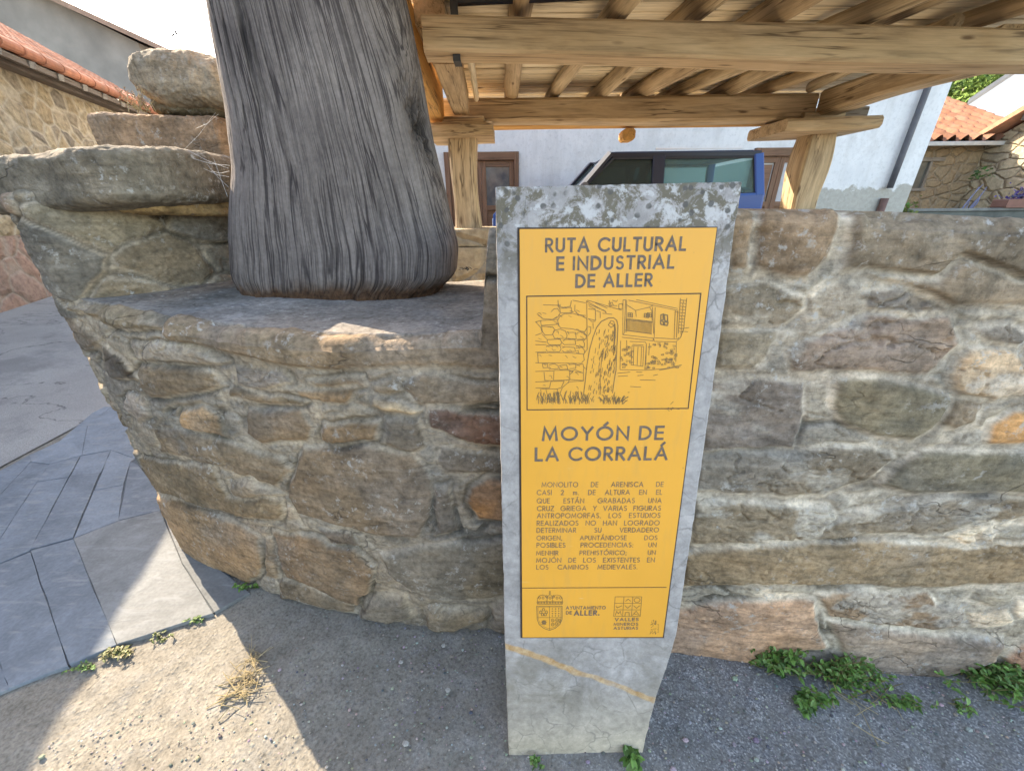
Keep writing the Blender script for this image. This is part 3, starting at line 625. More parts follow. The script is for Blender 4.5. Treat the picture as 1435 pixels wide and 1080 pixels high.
# ================================================================== MONOLITH
def m_mono():
    m = Mat('weathered_grain', 0.88, 0.2); v = m.attr('grain', 'Vector')
    wv = m.addv(v, m.noise(2.5, v, detail=3, out='Color'), 0.014)
    g = m.noise(1.0, m.mapping(wv, (130, 130, 2.6)), detail=5, rough=0.6, dist=0.4); g2 = m.noise(1.0, m.mapping(wv, (38, 38, 1.0)), detail=6, rough=0.6, dist=0.5)
    f = m.noise(1.0, m.mapping(wv, (210, 210, 7)), detail=3); b = m.noise(3.5, v, detail=6, dist=0.7)
    c = m.ramp(b, [(0.3, (0.175, 0.148, 0.132)), (0.5, (0.215, 0.182, 0.163)), (0.72, (0.275, 0.235, 0.206))])
    c = m.mix(1.0, c, m.ramp(g, [(0.22, 0.80), (0.45, 0.99), (0.75, 1.09)]), 'MULTIPLY')
    c = m.mix(m.ramp(g2, [(0.28, 0.3), (0.38, 0.0)]), c, (0.06, 0.052, 0.05))
    c = m.mix(1.0, c, m.ramp(f, [(0.3, 0.86), (0.7, 1.1)]), 'MULTIPLY')
    ck = None
    for k_, (fr, vs, th, lo) in enumerate(((15, .5, .020, (1, 2, 3)), (44, 1.0, .032, (5, 1, 0)), (90, 2.2, .06, (2, 8, 4)))):
        rn = m.noise(1.0, m.mapping(wv, (fr, fr, vs), loc=lo), detail=2.5, rough=.5, dist=.35)
        ln = m.ramp(m.math('ABSOLUTE', m.math('SUBTRACT', rn, .5)), [(0.0, 1.0), (th * .45, .85), (th, 0.0)])
        pm = m.ramp(m.noise(1.0, m.mapping(v, (7, 7, 2.6), loc=lo), detail=3), [(.36, 0.0), (.52, 1.0)])
        if k_ == 1: pm = m.math('MULTIPLY_ADD', pm, .6, .3)
        if k_ == 2: pm = m.math('MULTIPLY', pm, .45)
        ln = m.math('MULTIPLY', ln, pm); ck = ln if ck is None else m.math('MAXIMUM', ck, ln)
    c = m.mix(m.math('MULTIPLY', ck, .9), c, (0.035, 0.028, 0.028))
    st = m.noise(1.0, m.mapping(v, (9, 9, 4), loc=(2, 7, 1)), detail=7, rough=0.7); c = m.mix(m.ramp(st, [(0.62, 0.0), (0.72, 0.7)]), c, (0.07, 0.06, 0.055))
    iso = m.noise(60, detail=5, rough=.7); c = m.mix(1.0, c, m.ramp(iso, [(.3, .8), (.7, 1.16)]), 'MULTIPLY')
    z = m.sep(m.tc())[2]; rz = m.math('MULTIPLY_ADD', m.math('SUBTRACT', m.noise(1.0, m.mapping(v, (30, 30, 3)), detail=4), .5), .10, z)
    mr = m.t.nodes.new('ShaderNodeMapRange'); m.put(mr.inputs[0], rz); mr.inputs[1].default_value = 1.262; mr.inputs[2].default_value = 1.282; mr.inputs[3].default_value = 1.0; mr.inputs[4].default_value = 0.0
    c = m.mix(m.math('MULTIPLY', mr.outputs[0], .9), c, m.mix(m.ramp(m.noise(45, detail=5, rough=.7), [(.35, 0.), (.65, 1.)]), (.065, .045, .035), (.22, .145, .095)))
    c = m.mix(1.0, c, m.attr('tint'), 'MULTIPLY')
    h = m.math('ADD', m.math('MULTIPLY', m.ramp(g, [(0.2, 0.0), (0.55, 1.0)]), .7), m.math('MULTIPLY', m.ramp(g2, [(0.25, 0.0), (0.42, 1.0)]), 1.2)); h = m.math('ADD', h, m.math('MULTIPLY', f, 0.35)); h = m.math('SUBTRACT', h, m.math('MULTIPLY', ck, 1.6))
    return m.out(c, m.bump(h, 0.5, 0.007))
YM = 1.66
Lp = [(331, 406), (322, 380), (318, 330), (319, 280), (323, 240), (317, 160), (303, 80), (291, 0)]; Rp = [(614, 404), (635, 385), (639, 345), (626, 280), (606, 190), (588, 95), (576, 40), (567, 0)]
Lq = np.array([tuple(at_y(x + 21, y, YM)) for x, y in Lp]); Rq = np.array([tuple(at_y(x, y, YM)) for x, y in Rp])
zs = np.linspace(LEDGE - .03, 3.15, 520); na = 620
zl = np.r_[1.2, Lq[:, 2], 2.6, 2.95, 3.15]; xl = np.r_[Lq[0, 0] + .02, Lq[:, 0], -.97, -.86, -.72]
zr_ = np.r_[1.2, Rq[:, 2], 2.6, 2.95, 3.15]; xr = np.r_[Rq[0, 0] - .02, Rq[:, 0], -.44, -.52, -.62]
xl = np.interp(zs, np.sort(zl), xl[np.argsort(zl)]); xr = np.interp(zs, np.sort(zr_), xr[np.argsort(zr_)])
ker = np.ones(15) / 15; xl = np.convolve(np.pad(xl, 7, 'edge'), ker, 'valid'); xr = np.convolve(np.pad(xr, 7, 'edge'), ker, 'valid')
a = np.linspace(0, 2 * math.pi, na, endpoint=False)
a = a + .35 * np.sin(2 * a + 0.0) * 0
ca, sa = np.cos(a), np.sin(a); pw = 3.0
ex, ey = np.sign(ca) * np.abs(ca) ** (2 / pw), np.sign(sa) * np.abs(sa) ** (2 / pw)
P = np.zeros((len(zs), na, 3)); cx, rx = (xl + xr) / 2, (xr - xl) / 2; ry = .215 - .03 * (zs - 1.2)
ry = np.where(zs > 2.9, ry * np.sqrt(np.clip((3.17 - zs) / .27, .02, 1)), ry)
P[:, :, 0] = cx[:, None] + rx[:, None] * ex[None]; P[:, :, 1] = YM + ry[:, None] * ey[None]; P[:, :, 2] = zs[:, None]
N = np.zeros_like(P); N[:, :, 0] = ca[None]; N[:, :, 1] = sa[None]
q = P.reshape(-1, 3); nn = N.reshape(-1, 3); g = q.copy()
# grain leans with the taper and swirls round the rotten knot on the right
kx, kz = at_y(601, 185, YM - .12).x, at_y(601, 185, YM - .12).z
lean = (q[:, 0] - np.repeat(cx, na)) / np.repeat(rx, na); g[:, 0] = lean * .42 + .05 * (q[:, 2] - 1.2) + .02 * np.sin(q[:, 2] * 3.2)
dk2 = ((q[:, 0] - kx + .04 * (q[:, 2] - kz) / .13) / .042) ** 2 + ((q[:, 2] - kz) / .12) ** 2; sw = np.exp(-dk2 * .35) * (q[:, 1] < YM)
g[:, 0] += .05 * sw * np.sign(q[:, 0] - kx)
gs = g * np.array([1, 1, 1])
w1 = fbm(gs * np.array([46, 46, 1.5]) + fbm(gs * 2.2, 3, 70)[:, None] * 1.0, 4, 71); w2 = fbm(gs * np.array([60, 60, 2.6]) + fbm(gs * 5, 3, 74)[:, None], 3, 72)
groove = sstep(.26, .42, -w1) * sstep(-.15, .25, fbm(q * np.array([4, 4, 3]), 3, 81))
knot = np.exp(-dk2 * 1.1) * (q[:, 1] < YM) * (0.7 + .6 * fbm(q * 40, 3, 78))
d = fbm(q * np.array([3, 3, 1.6]), 4, 73) * .018 - groove * .006 + w2 * .0014 + fbm(q * np.array([90, 90, 9]), 3, 79) * .0014 - knot * .06
d += sstep(1.31, 1.25, q[:, 2]) * (.018 * fbm(q * np.array([26, 26, 10]), 4, 83) - .008)
q = q + nn * d[:, None]
tint = np.ones((len(q), 3)) * (1 + .15 * fbm(q * 2.4, 3, 75))[:, None]
tint = tint * (1 - .92 * np.clip(knot * 1.25, 0, 1))[:, None] * (1 - .6 * groove)[:, None]
ft = sstep(1.325, 1.24, q[:, 2] + .04 * fbm(q * 18, 3, 76))[:, None]; tint = tint * (1 - ft) + tint * ft * np.array([.62, .48, .38])
me_P = np.concatenate([q.reshape(P.shape), q.reshape(P.shape)[:, :1]], 1); me_c = np.concatenate([tint.reshape(P.shape), tint.reshape(P.shape)[:, :1]], 1); me_g = np.concatenate([g.reshape(P.shape), g.reshape(P.shape)[:, :1]], 1)
mono = big_grid('monolith', me_P, me_c, m_mono(), None, flip=True)
at = mono.data.attributes.new('grain', 'FLOAT_VECTOR', 'POINT'); at.data.foreach_set('vector', me_g.astype(np.float32).ravel())
bm = bmesh.new(); bm.from_mesh(mono.data); bm.verts.ensure_lookup_table(); nv = na + 1
bm.faces.new([bm.verts[(len(zs) - 1) * nv + j] for j in range(na)]); bmesh.ops.remove_doubles(bm, verts=bm.verts, dist=1e-5); bmesh.ops.recalc_face_normals(bm, faces=bm.faces); bm.to_mesh(mono.data); bm.free()
tag(mono, 'massive grey weathered monolith with deep vertical furrows standing on the wall ledge', 'monolith')
# ================================================================== INFORMATION STELE (leans back against the wall)
LEAN = .1546; SP0 = at_z(712, 1055, 0); SN = Vector((0, -1, LEAN)).normalized(); SU = Vector((0, LEAN, 1)).normalized(); SR = Vector((1, 0, 0))
def on_face(x, y, lift=0.0): return at_plane(x, y, SP0, SN) + SN * lift
stele = thing('information_stele', 'leaning pale limestone stele carrying the yellow information plate, in front of the wall', 'sign')
def m_lime():
    m = Mat('grey_limestone', 0.8, 0.3); v = m.tc()
    n1 = m.noise(5, v, detail=8, rough=0.65, dist=0.9); n2 = m.noise(45, v, detail=6, rough=0.7); n3 = m.noise(11, v, detail=6, dist=1.0)
    z = m.sep(v)[2]
    c = m.mix(m.ramp(z, [(0.02, 0.0), (0.32, 1.0)]), (0.48, 0.405, 0.30), (0.385, 0.362, 0.345))
    c = m.mix(1.0, c, m.ramp(n1, [(0.25, 0.6), (0.5, 1.0), (0.75, 1.3)]), 'MULTIPLY'); c = m.mix(1.0, c, m.ramp(n2, [(0.25, 0.70), (0.75, 1.25)]), 'MULTIPLY')
    # fine dark stylolite veins
    vv = m.addv(v, m.noise(7, v, detail=5, out='Color'), .09)
    e = m.voro(13, vv, 'DISTANCE_TO_EDGE'); vn = m.math('MULTIPLY', m.ramp(e, [(0.0, 0.55), (0.035, 0.0)]), m.ramp(n3, [(0.42, 0.0), (0.6, 1.0)]))
    c = m.mix(vn, c, (0.12, 0.115, 0.105))
    # brown grime low down under the plate
    n4 = m.noise(6, m.mapping(v, loc=(4, 4, 4)), detail=8, rough=0.7, dist=0.8)
    low = m.math('MULTIPLY', m.ramp(z, [(0.12, 0.0), (0.22, 1.0), (0.36, 1.0), (0.5, 0.0)]), m.ramp(n4, [(0.40, 0.0), (0.62, 0.6)])); c = m.mix(low, c, (0.155, 0.135, 0.09))
    # the orange calcite vein
    x = m.sep(v)[0]; pa, pb = on_face(712, 905), on_face(916, 980); sl = (pb.z - pa.z) / (pb.x - pa.x)
    li = m.math('SUBTRACT', z, m.math('MULTIPLY_ADD', x, sl, pa.z - sl * pa.x)); n5 = m.noise(9, v, detail=7, rough=0.6)
    li = m.math('MULTIPLY_ADD', m.math('SUBTRACT', n5, 0.5), 0.045, li); li = m.math('ABSOLUTE', li)
    vein = m.math('MULTIPLY', m.ramp(m.math('MULTIPLY', li, 20), [(0.14, 1.0), (0.27, 0.0)]), m.ramp(m.noise(13, m.mapping(v, loc=(1, 2, 9)), detail=6), [(0.3, 0.35), (0.5, 1.0)]))
    c = m.mix(vein, c, m.mix(m.ramp(n2, [(0.35, 0.0), (0.65, 1.0)]), (0.40, 0.235, 0.10), (0.58, 0.42, 0.25)))
    # lichen: olive mats and pale rosettes along the top
    topm = m.ramp(z, [(0.0, 0.0), (0.9, 0.0), (0.97, 1.0)])
    zt = m.t.nodes.new('ShaderNodeMapRange'); m.put(zt.inputs[0], z); zt.inputs[1].default_value = 1.36; zt.inputs[2].default_value = 1.52
    tm = zt.outputs[0]
    n6 = m.noise(22, m.mapping(v, loc=(9, 1, 3)), detail=9, rough=0.76, dist=0.5)
    mat_ = m.math('MULTIPLY', m.ramp(n6, [(0.46, 0.0), (0.53, 0.9)]), tm); c = m.mix(mat_, c, (0.135, 0.115, 0.075))
    n7 = m.noise(26, m.mapping(v, loc=(2, 8, 3)), detail=8, rough=0.72, dist=0.3); ros = m.math('MULTIPLY', m.ramp(n7, [(0.54, 0.0), (0.59, 0.75)]), tm); c = m.mix(ros, c, (0.56, 0.555, 0.54))
    sp = m.voro(42, m.addv(v, m.noise(30, v, out='Color'), .01)); so_ = m.math('MULTIPLY', m.ramp(sp, [(0.20, 0.9), (0.29, 0.0)]), m.math('MULTIPLY', tm, m.ramp(m.noise(9, m.mapping(v, loc=(5, 5, 1)), detail=3), [(0.40, 0.0), (0.50, 1.0)])))
    c = m.mix(so_, c, (0.10, 0.095, 0.085))
    h = m.math('ADD', n1, m.math('MULTIPLY', n2, 0.5)); h = m.math('ADD', h, m.math('MULTIPLY', n6, m.math('MULTIPLY', tm, 0.8)))
    return m.out(c, m.bump(h, 0.5, 0.006))
outline = [(694, 262), (800, 259.5), (920, 257), (1041, 254), (1030, 320), (1011, 460), (991, 600), (970, 745), (948, 890), (937, 926), (918, 983), (906, 1030), (899, 1062), (800, 1064), (713, 1062), (707, 890), (700, 560), (697, 410)]
face = []
rj = random.Random(5)
for i in range(len(outline)):
    a_, b_ = outline[i], outline[(i + 1) % len(outline)]; n = max(1, int(math.hypot(a_[0] - b_[0], a_[1] - b_[1]) / 9))
    for k in range(n):
        t = k / n; face.append(on_face(a_[0] + (b_[0] - a_[0]) * t + rj.gauss(0, .28), a_[1] + (b_[1] - a_[1]) * t + rj.gauss(0, .28)))
b = MB(); b.prism(face, -SN * .095)
st_o = b.build('stone_slab', m_lime(), stele, bevel=.0035)
for p_ in st_o.data.polygons: p_.use_smooth = False

def m_yellow():
    m = Mat('yellow_enamel', 0.42, 0.4); n = m.noise(3, detail=6); n2 = m.noise(60, detail=4); n3 = m.noise(25, m.mapping(m.tc(), loc=(3, 3, 3)), detail=8, rough=0.75)
    c = m.mix(1.0, (0.80, 0.375, 0.045), m.ramp(n, [(0.3, 0.93), (0.7, 1.06)]), 'MULTIPLY')
    c = m.mix(m.ramp(n3, [(0.66, 0.0), (0.73, 0.7)]), c, (0.22, 0.12, 0.05))
    dr = m.noise(1.0, m.mapping(m.tc(), (40, 40, 2.5)), detail=5, rough=.6); c = m.mix(m.ramp(dr, [(.52, 0.0), (.72, .22)]), c, (.50, .30, .10))
    sc = m.noise(1.0, m.mapping(m.tc(), (14, 14, 120), rot=(0, .5, 0)), detail=3); c = m.mix(m.math('MULTIPLY', m.ramp(sc, [(.70, 0.0), (.74, .5)]), m.ramp(n, [(.5, 0.), (.6, 1.)])), c, (.85, .60, .28))
    return m.out(c, m.bump(n2, 0.05, 0.002), m.ramp(n, [(0.3, 0.38), (0.7, 0.55)]))
b = MB(); pl = [on_face(*q) for q in ((728, 321.5), (1003, 319.5), (928, 890), (732, 890.5))]
b.prism([q + SN * .005 for q in pl], -SN * .009); plate = b.build('sign_plate', m_yellow(), stele, bevel=.0008)
b = MB(); pl2 = [on_face(*q) for q in ((725, 319), (1005, 318), (930, 892.5), (729.5, 892.5))]
b.prism([q + SN * .002 for q in pl2], -SN * .004); b.build('backing_rim', m_plain('rusty_rim', (0.06, 0.045, 0.035), 0.8, 0.4, 40), stele)

INK = m_plain('grey_ink', (0.155, 0.115, 0.085), 0.7, 0.35, 120); INK2 = m_plain('brown_ink', (0.20, 0.125, 0.05), 0.7, 0.3, 200); BLACK = m_plain('black_ink', (0.05, 0.035, 0.025), 0.7, 0.3, 90)
class Ink:
    """flat strokes laid 0.4 mm over the plate, each a hair above the one before"""
    def __init__(s): s.b = MB(); s.k = 0
    def stroke(s, pts, wd, closed=False, ext=0.0):
        pts = [Vector(p) for p in pts]
        q = [pts[0]]
        for p in pts[1:]:
            if (p - q[-1]).length > 1e-6: q.append(p)
        if closed and len(q) > 2 and (q[0] - q[-1]).length < 1e-6: q.pop()
        if len(q) < 2: return
        if ext and not closed:
            q[0] = q[0] - (q[1] - q[0]).normalized() * ext; q[-1] = q[-1] + (q[-1] - q[-2]).normalized() * ext
        n = len(q); s.k = (s.k + 1) % 24; lift = SN * (.0004 + .000022 * s.k); L, Rr = [], []
        for i in range(n):
            if closed: d0 = (q[i] - q[i - 1]); d1 = (q[(i + 1) % n] - q[i])
            else: d0 = q[i] - q[max(0, i - 1)] if i else q[1] - q[0]; d1 = q[min(n - 1, i + 1)] - q[i] if i < n - 1 else d0
            d0 = d0.normalized(); d1 = d1.normalized(); t = (d0 + d1)
            t = d1 if t.length < .2 else t.normalized(); nrm = SN.cross(t).normalized(); cs = max(.45, SN.cross(d1).normalized().dot(nrm)); o_ = nrm * (wd / 2 / cs)
            L.append(s.b.vert(q[i] + o_ + lift)); Rr.append(s.b.vert(q[i] - o_ + lift))
        for i in range(n if closed else n - 1):
            j = (i + 1) % n; s.b.f.append((L[i], Rr[i], Rr[j], L[j]))
    def build(s, name, mat, parent): return s.b.build(name, mat, parent, fix=False)
def on_plate(x, y): return on_face(x, y, .005)
def arc(cx, cy, rx, ry, a0, a1, n=14): return [(cx + rx * math.cos(R(a0 + (a1 - a0) * k / n)), cy + ry * math.sin(R(a0 + (a1 - a0) * k / n))) for k in range(n + 1)]
GL = {
 'A': (.80, [[(0, 0), (.40, 1), (.80, 0)], [(.15, .33), (.65, .33)]]), 'B': (.52, [[(0, 0), (0, 1), (.22, 1)] + arc(.24, .765, .235, .235, 90, -90) + [(0, .53)], [(0, .53), (.26, .53)] + arc(.26, .265, .265, .265, 90, -90) + [(0, 0)]]),
 'C': (.84, [arc(.5, .5, .5, .5, 46, 314, 22)]), 'D': (.70, [[(0, 0), (0, 1), (.2, 1)] + arc(.2, .5, .5, .5, 90, -90, 18) + [(0, 0)]]),
 'E': (.48, [[(.48, 1), (0, 1), (0, 0), (.48, 0)], [(0, .52), (.45, .52)]]), 'F': (.45, [[(.45, 1), (0, 1), (0, 0)], [(0, .52), (.42, .52)]]),
 'G': (1.0, [arc(.5, .5, .5, .5, 44, 360, 24) + [(.56, .5)]]), 'H': (.64, [[(0, 0), (0, 1)], [(.64, 0), (.64, 1)], [(0, .52), (.64, .52)]]),
 'I': (0.0, [[(0, 0), (0, 1)]]), 'J': (.32, [[(.32, 1), (.32, .2)] + arc(.16, .17, .16, .17, 0, -170, 8)]), 'L': (.42, [[(0, 1), (0, 0), (.42, 0)]]),
 'M': (.92, [[(0, 0), (.10, 1), (.46, .12), (.82, 1), (.92, 0)]]), 'N': (.72, [[(0, 0), (0, 1), (.72, 0), (.72, 1)]]), 'O': (1.0, [arc(.5, .5, .5, .5, 0, 360, 28)]),
 'P': (.50, [[(0, 0), (0, 1), (.24, 1)] + arc(.24, .74, .26, .26, 90, -90) + [(0, .48)]]), 'Q': (1.0, [arc(.5, .5, .5, .5, 0, 360, 28), [(.58, .36), (.92, -.02)]]),
 'R': (.53, [[(0, 0), (0, 1), (.24, 1)] + arc(.24, .74, .26, .26, 90, -90) + [(0, .48)], [(.20, .48), (.53, 0)]]),
 'S': (.50, [arc(.25, .76, .22, .24, 40, 270, 14) + arc(.25, .26, .25, .26, 90, -140, 14)]), 'T': (.54, [[(0, 1), (.54, 1)], [(.27, 1), (.27, 0)]]),
 'U': (.60, [[(0, 1), (0, .3)] + arc(.3, .3, .3, .3, 180, 360, 14) + [(.60, 1)]]), 'V': (.74, [[(0, 1), (.37, 0), (.74, 1)]]), 'X': (.66, [[(0, 0), (.62, 1)], [(.04, 1), (.66, 0)]]),
 'Y': (.68, [[(0, 1), (.34, .5), (.34, 0)], [(.68, 1), (.34, .5)]]), 'Z': (.60, [[(.03, 1), (.60, 1), (0, 0), (.60, 0)]]),
 '2': (.50, [arc(.25, .74, .25, .26, 170, -30, 12) + [(0, 0), (.52, 0)]]), 'm': (.72, [[(0, 0), (0, .62)], [(0, .42)] + arc(.18, .42, .18, .2, 180, 0, 8) + [(.36, 0)], [(.36, .42)] + arc(.54, .42, .18, .2, 180, 0, 8) + [(.72, 0)]]),
 '.': (.06, [[(0, .02), (.06, .02)]]), ',': (.06, [[(.06, .06), (0, -.14)]]), ':': (.06, [[(0, .02), (.06, .02)], [(0, .55), (.06, .55)]]), ';': (.06, [[(.06, .06), (0, -.14)], [(0, .55), (.06, .55)]]),
}
for k, base in (('Á', 'A'), ('Ó', 'O'), ('Í', 'I'), ('É', 'E')):
    w0 = GL[base][0]; GL[k] = (w0, GL[base][1] + [[(w0 / 2 - .04, 1.16), (w0 / 2 + .14, 1.36)]])
def text(ink, s, xl, yl, xr_, yr, ytop, wt, gap=.20, wear=0, justify=False):
    """set a line between two measured baseline ends (photo px on the plate)"""
    A, B = on_plate(xl, yl), on_plate(xr_, yr); T = on_plate(xl, ytop); H = (T - A).length; ex = (B - A); W = ex.length; ex.normalize(); up = SN.cross(ex).normalized()
    words = s.split(' '); glyphs = sum(GL[c][0] + wt for c in s if c != ' ') + gap * sum(max(0, len(q) - 1) for q in words)
    ns = len(words) - 1
    if justify: kx = .80 * H; sp = (W - glyphs * kx) / max(1, ns); 
    else: sp = .62 * H; kx = (W - ns * sp) / glyphs
    if justify and (sp < .28 * H): sp = .28 * H; kx = (W - ns * sp) / glyphs
    x = 0.0; rk = random.Random(hash(s) % 1000 if False else len(s) * 7)
    for q in words:
        for i, c in enumerate(q):
            gw, strokes = GL[c]
            for st_ in strokes:
                pts = [A + ex * (x + (px + wt / 2) * kx) + up * (py * (H - wt * H) + wt * H / 2) for px, py in st_]
                cl = (pts[0] - pts[-1]).length < 1e-6
                ink.stroke(pts, wt * H * (1 + rk.uniform(-.08, .08)), closed=cl, ext=0 if cl else wt * H * .5 * (.95 if len(st_) == 2 else .9))
            x += (gw + wt) * kx + (gap * kx if i < len(q) - 1 else 0)
        x += sp
def T4(s, xl, yl, xr_, yr, yt, wt, ink): text(ink, s, 680 + .324 * xl, 250 + .324 * yl, 680 + .324 * xr_, 250 + .324 * yr, 250 + .324 * yt, wt)
def T5(s, xl, yl, xr_, yr, yt, wt, ink, j=False): text(ink, s, 680 + .2964 * xl, 580 + .2964 * yl, 680 + .2964 * xr_, 580 + .2964 * yr, 580 + .2964 * yt, wt, justify=j)
ink = Ink()
T4('RUTA CULTURAL', 258, 322, 862, 315, 258, .175, ink); T4('E INDUSTRIAL', 306, 400, 812, 391, 338, .175, ink); T4('DE ALLER', 388, 474, 718, 468, 414, .175, ink)
ink.build('route_title', INK, plate)
ink = Ink(); T5('MOYÓN DE', 267, 124, 838, 118, 56, .165, ink); T5('LA CORRALÁ', 234, 219, 856, 213, 152, .165, ink); ink.build('monument_title', INK, plate)
ink = Ink()
for s, xl, xr_, yb, yt in (('MONOLITO DE ARENISCA DE', 266, 838, 340, 316), ('CASI 2 m. DE ALTURA EN EL', 243, 832, 377, 353), ('QUE ESTÁN GRABADAS UNA', 243, 829, 416, 392), ('CRUZ GRIEGA Y VARIAS FIGURAS', 244, 826, 452, 428),
    ('ANTROPOMORFAS. LOS ESTUDIOS', 244, 823, 486, 462), ('REALIZADOS NO HAN LOGRADO', 243, 819, 521, 497), ('DETERMINAR SU VERDADERO', 242, 816, 554, 531), ('ORIGEN, APUNTÁNDOSE DOS', 242, 809, 590, 568),
    ('POSIBLES PROCEDENCIAS: UN', 242, 805, 624, 601), ('MENHIR PREHISTÓRICO; UN', 240, 801, 660, 638), ('MOJÓN DE LOS EXISTENTES EN', 240, 797, 695, 672), ('LOS CAMINOS MEDIEVALES.', 241, 716, 727, 705)):
    T5(s, xl, yb, xr_, yb - 2, yt, .115, ink, True)
ink.build('description', INK, plate)
ink = Ink(); T5('AYUNTAMIENTO', 380, 915, 567, 914, 899, .16, ink); T5('DE', 380, 938, 408, 938, 922, .16, ink); T5('ALLER.', 418, 944, 537, 943, 919, .2, ink); T5('VALLES', 609, 970, 722, 969, 954, .19, ink); T5('MINEROS', 604, 991, 720, 990, 977, .16, ink); T5('ASTURIAS', 604, 1010, 719, 1009, 996, .16, ink)
ink.build('institution_names', INK, plate)

def P5(l): return [on_plate(680 + .2964 * x, 580 + .2964 * y) for x, y in l]
PXM = (on_plate(741, 500) - on_plate(740, 500)).length      # one photo pixel on the plate
# frame of the picture and the ruled line
ink = Ink(); ink.stroke([on_plate(*q) for q in ((738, 415), (980.5, 411), (963, 571), (738.5, 573))], PXM * 1.5, closed=True); ink.build('picture_frame', BLACK, plate)
ink = Ink(); ink.stroke(P5([(173, 814), (853, 811)]), PXM * 1.25); ink.build('ruled_line', BLACK, plate)
# coat of arms: crown, quartered shield
def six(cx, cy, r, n=6, k=.4): return [(cx + (r if j % 2 == 0 else r * k) * math.cos(R(j * 180 / n)), cy + (r if j % 2 == 0 else r * k) * math.sin(R(j * 180 / n))) for j in range(2 * n)]
ink = Ink(); W1 = PXM * .75
S5 = lambda l, wd=W1, c=False: ink.stroke(P5(l), wd, closed=c)
S5([(243, 899), (362, 899), (362, 960), (352, 985), (330, 1003), (303, 1013), (275, 1003), (254, 985), (245, 960)], PXM * 1.1, True); S5([(249, 904), (357, 904), (356, 958), (347, 981), (328, 997), (303, 1006), (278, 997), (259, 981), (250, 958)], W1 * .7, True)
S5([(303, 900), (303, 1010)]); S5([(246, 953), (360, 953)])
for cx, cy in ((262, 927), (275, 915), (288, 927), (270, 938), (283, 938)): S5([(cx - 5, cy + 6), (cx - 5, cy - 3), (cx, cy - 7), (cx + 5, cy - 3), (cx + 5, cy + 6)], PXM * 1.1, True)
for i in range(3):
    for j in range(4): S5([(313 + i * 15, 911 + j * 11), (320 + i * 15, 911 + j * 11)], PXM * .9); S5([(316 + i * 15, 908 + j * 11), (316 + i * 15, 915 + j * 11)], PXM * .7)
S5(six(277, 976, 12, 8, .55), PXM * 1.0, True); S5(six(277, 976, 6, 8, .5), PXM * 1.1, True)
for cx, cy in ((318, 966), (338, 964), (318, 985), (336, 982), (350, 968)): S5(arc(cx, cy, 7, 7, 0, 360, 8), PXM * .8); S5([(cx - 4, cy), (cx + 4, cy)], W1)
S5([(247, 889), (363, 889), (366, 878), (244, 878)], PXM * 1.0, True); S5([(247, 878), (246, 862), (256, 850), (272, 846), (287, 852), (292, 866), (290, 878)]); S5([(363, 878), (364, 862), (354, 850), (338, 846), (322, 852), (317, 866), (319, 878)]); S5([(292, 868), (297, 850), (305, 845), (313, 850), (317, 868)])
S5(arc(305, 839, 4, 4, 0, 360, 8)); S5([(305, 835), (305, 827)], PXM * .9); S5([(301, 831), (309, 831)], PXM * .9)
for k in range(9): S5(arc(252 + k * 13.2, 883, 3.4, 3, 0, 360, 6), PXM * .7)
for k in range(7): S5(arc(256 + k * 16.5, 860 - (6 if k in (2, 4) else 0), 5, 6, 0, 360, 7), PXM * .8)
ink.build('coat_of_arms', INK2, plate)
# emblem of nine squares
ink = Ink()
def cell_pt(u, v): return (612 - 7 * v / 3 + u * (125 + 3 * 0) / 3, 855 + v * 92 / 3)
for u in range(4): S5([cell_pt(u, 0), cell_pt(u, 3)], PXM * .8)
for v_ in range(4): S5([cell_pt(0, v_), cell_pt(3, v_)], PXM * .8)
cp = lambda u, v, l: [cell_pt(u + a_, v + b_) for a_, b_ in l]
for u, v_, l in ((1, 0, [(.2, .7), (.5, .35), (.8, .7)]), (2, 0, [(.5 + .34 * math.cos(R(t)), .5 + .34 * math.sin(R(t))) for t in range(0, 361, 30)]), (0, 1, [(.15, .4), (.35, .7), (.85, .35)]), (1, 1, [(.15, .3), (.5, .75), (.85, .3)]), (2, 1, [(.15, .35), (.5, .75), (.85, .35)]),
    (0, 2, [(.15, .85), (.3, .2), (.5, .6), (.7, .2), (.85, .85)]), (1, 2, [(.25, .95), (.3, .4), (.7, .4), (.75, .95)]), (2, 2, [(.1, .85), (.5, .2), (.9, .85), (.3, .6)])): S5(cp(u, v_, l), PXM * .9)
ink.build('valley_emblem', INK2, plate)
# worn maker's imprint, running upwards
ink = Ink(); rk = random.Random(3)
for k in range(34):
    x = rk.choice((781, 790, 800)) + rk.uniform(-3, 3); y = rk.uniform(966, 1030); S5([(x, y), (x + rk.uniform(-5, 5), y + rk.uniform(-4, 4)), (x + rk.uniform(-4, 4), y + rk.uniform(-5, 5))], PXM * .8)
for k in range(9): S5([(812 + rk.uniform(-2, 2), 985 + k * 4.6), (818, 985 + k * 4.6)], PXM * .5)
ink.build('imprint', INK2, plate)

